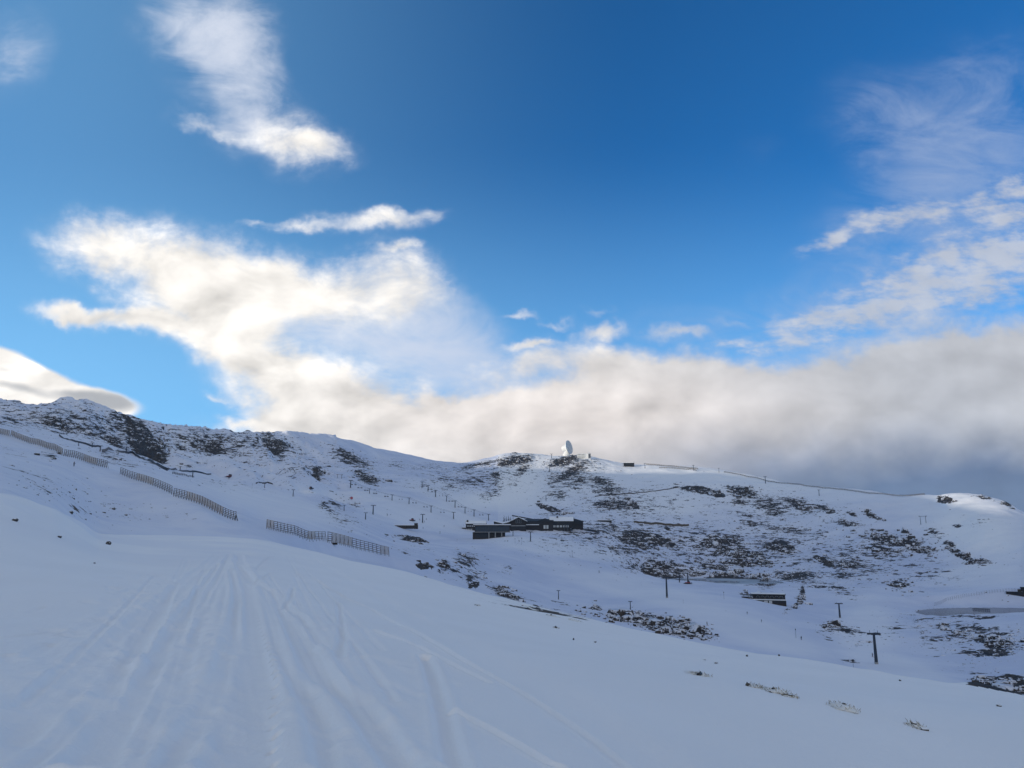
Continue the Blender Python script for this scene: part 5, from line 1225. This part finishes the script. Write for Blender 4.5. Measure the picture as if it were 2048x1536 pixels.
for i, a in enumerate([(217,1089,9,6,30,"lone dark boulder where the left bank meets the piste"),(119,1075,9,4,25,"half buried rock on the left bank"),(30,1042,10,5,25,"slanting dark stone near the left edge of the bank"),
    (142,1027,8,5,110,"dark stone on the slope behind the left bank"),(189,1127,4,2.5,25,"tiny stone on the near piste"),(227,1019,7,4,110,"dark flat stone on the slope above the piste head"),(252,1031,5,3,110,"stone just right of the flat one above the piste head"),
    (1147,1280,4,4,20,"small dark stone in the open snow right of centre"),(1190,1285,5,3,20,"low pebble among the shallow dents right of centre"),(1494,1313,4,4,20,"small stone left of the pair on the near slope"),(1558,1312,4,4,20,"lonely small stone near the brink of the near slope"),
    (1432,1327,7,3,20,"flat stone on the near slope above the tufts"),(1800,1362,4,3,20,"stone right on the brink before the nearest pylon"),(1998,1413,8,4,20,"dark stone at the far right of the near slope"),(1409,1320,7,2,20,"sliver of rock on the near slope edge"),(118,908,7,4,200,"rock just under the high snow fence"),(106,918,11,4,200,"long dark rock under the high snow fence"),(74,910,9,4,200,"first rock under the high snow fence")]):
    boulder(*a, seed=i)

# ---- frosted tufts and stones pushing through the near slope on the right
M_TUFT = simple("dry_grass", (.33,.28,.19), .9, var=.5, scale=12)
M_CRUST = simple("crusted_snow", (.86,.84,.79), .85, var=.08, scale=6)
def tuft(px, py, wpx, hpx, label, seed, rmin=15, n=70):
    s = surf(px, py, rmin)[0]; u = math.hypot(s[0], s[1]) / FPX; rr = random.Random(seed)
    o = thing("grass_tuft", s[:3], facing(s[0], s[1]), label, "grass tuft", "frosted tufts breaking the near slope")
    from mathutils import noise as mn
    bm = bmesh.new(); bmesh.ops.create_icosphere(bm, subdivisions=4, radius=1.0); W, Hh = wpx*u/2, hpx*u
    for v in bm.verts:
        k = 1 + .35 * mn.noise(v.co * 2.2 + Vector((seed, 0, 0))) + .22 * mn.noise(v.co * 6 + Vector((seed, 3, 0)))
        v.co = Vector((v.co.x * W * k, v.co.y * W * 1.3 * k, v.co.z * Hh * .42 * k))
        v.co.z += gz(s[0] + v.co.x * math.cos(o.rotation_euler[2]) - v.co.y * math.sin(o.rotation_euler[2]), s[1] + v.co.x * math.sin(o.rotation_euler[2]) + v.co.y * math.cos(o.rotation_euler[2])) - s[2] - Hh * .10
    m = bpy.data.meshes.new("snow_hummock"); bm.to_mesh(m); bm.normal_update(); pts = [v.co.copy() for v in bm.verts if v.normal.z > -.05]; bm.free()
    for p in m.polygons: p.use_smooth = True
    m.materials.append(M_CRUST); h = bpy.data.objects.new("snow_hummock", m); C.objects.link(h); h.parent = o
    g = MB()
    for _ in range(n):
        p = rr.choice(pts); L = rr.uniform(.03, .09); a = rr.uniform(0, 6.28); d = Vector((math.cos(a) * .6, math.sin(a) * .6, rr.uniform(.3, 1))).normalized() * L; w = Vector((-math.sin(a), math.cos(a), 0)) * .004
        g.poly([p - w, p + w, p + d * .6 + w * .7 - Vector((0,0,.01)), p + d, p + d * .6 - w * .7], [(0,1,2,3,4)])
    if len(g.f) > 2: g.build("blades", M_TUFT, o)
    for k in range(2):
        p = rr.choice(pts); st = MB(); c = p + Vector((0, -.02, .01)); z_ = rr.uniform(.03, .08)
        st.box(c, (z_*1.6, z_, z_), Matrix.Rotation(rr.uniform(0, 3), 3, Vector((rr.random(), rr.random(), 1)).normalized())).build("stone", MROCKN, o)
for i, a in enumerate([(1400,1350,40,10,"broad frosted tuft crossing the near slope"),(1510,1374,30,8,"thin pale tuft left of the darkest one"),(1552,1384,44,14,"darkest tuft with the most stones, in the middle of the right slope"),(1580,1393,26,6,"straggling end of the darkest tuft"),
    (1690,1444,52,16,"yellowish tuft nearest the viewer"),(1835,1476,30,9,"faint yellow tuft low on the right"),(1060,1216,30,3,"scrubby dark grass on the brink beside the valley"),(1105,1232,26,4,"left patch of dark grass under the brink"),(1150,1241,30,5,"right patch of dark grass under the brink"),(955,1211,12,3,"small dark grass patch on the brink, left of the others"),(1112,1256,12,4,"lone small tuft below the grass patches")]):
    tuft(*a, seed=i + 1)

# ================================================================ air: thin blue haze over the whole scene
hz = MB().box((0, 0, 0), (2, 2, 2))
mh = bpy.data.materials.new("haze_air"); mh.use_nodes = True; nt = mh.node_tree
for n in list(nt.nodes): nt.nodes.remove(n)
pv = nt.nodes.new('ShaderNodeVolumePrincipled'); pv.inputs['Density'].default_value = HAZE; pv.inputs['Color'].default_value = (.72, .86, 1.0, 1); pv.inputs['Anisotropy'].default_value = .2
mo = nt.nodes.new('ShaderNodeOutputMaterial'); nt.links.new(pv.outputs[0], mo.inputs['Volume'])
ho = hz.build("haze", mh)
zb, zt = float(Z.min()) - 1.0, float(Z.max()) + 40.0
RX = float(R.max()) + 20
ho.location = (0, 0, (zb + zt) / 2); ho.scale = (RX, RX, (zt - zb) / 2)
tag(ho, "thin blue mountain air between the viewer and the far slopes", None, None, "stuff")
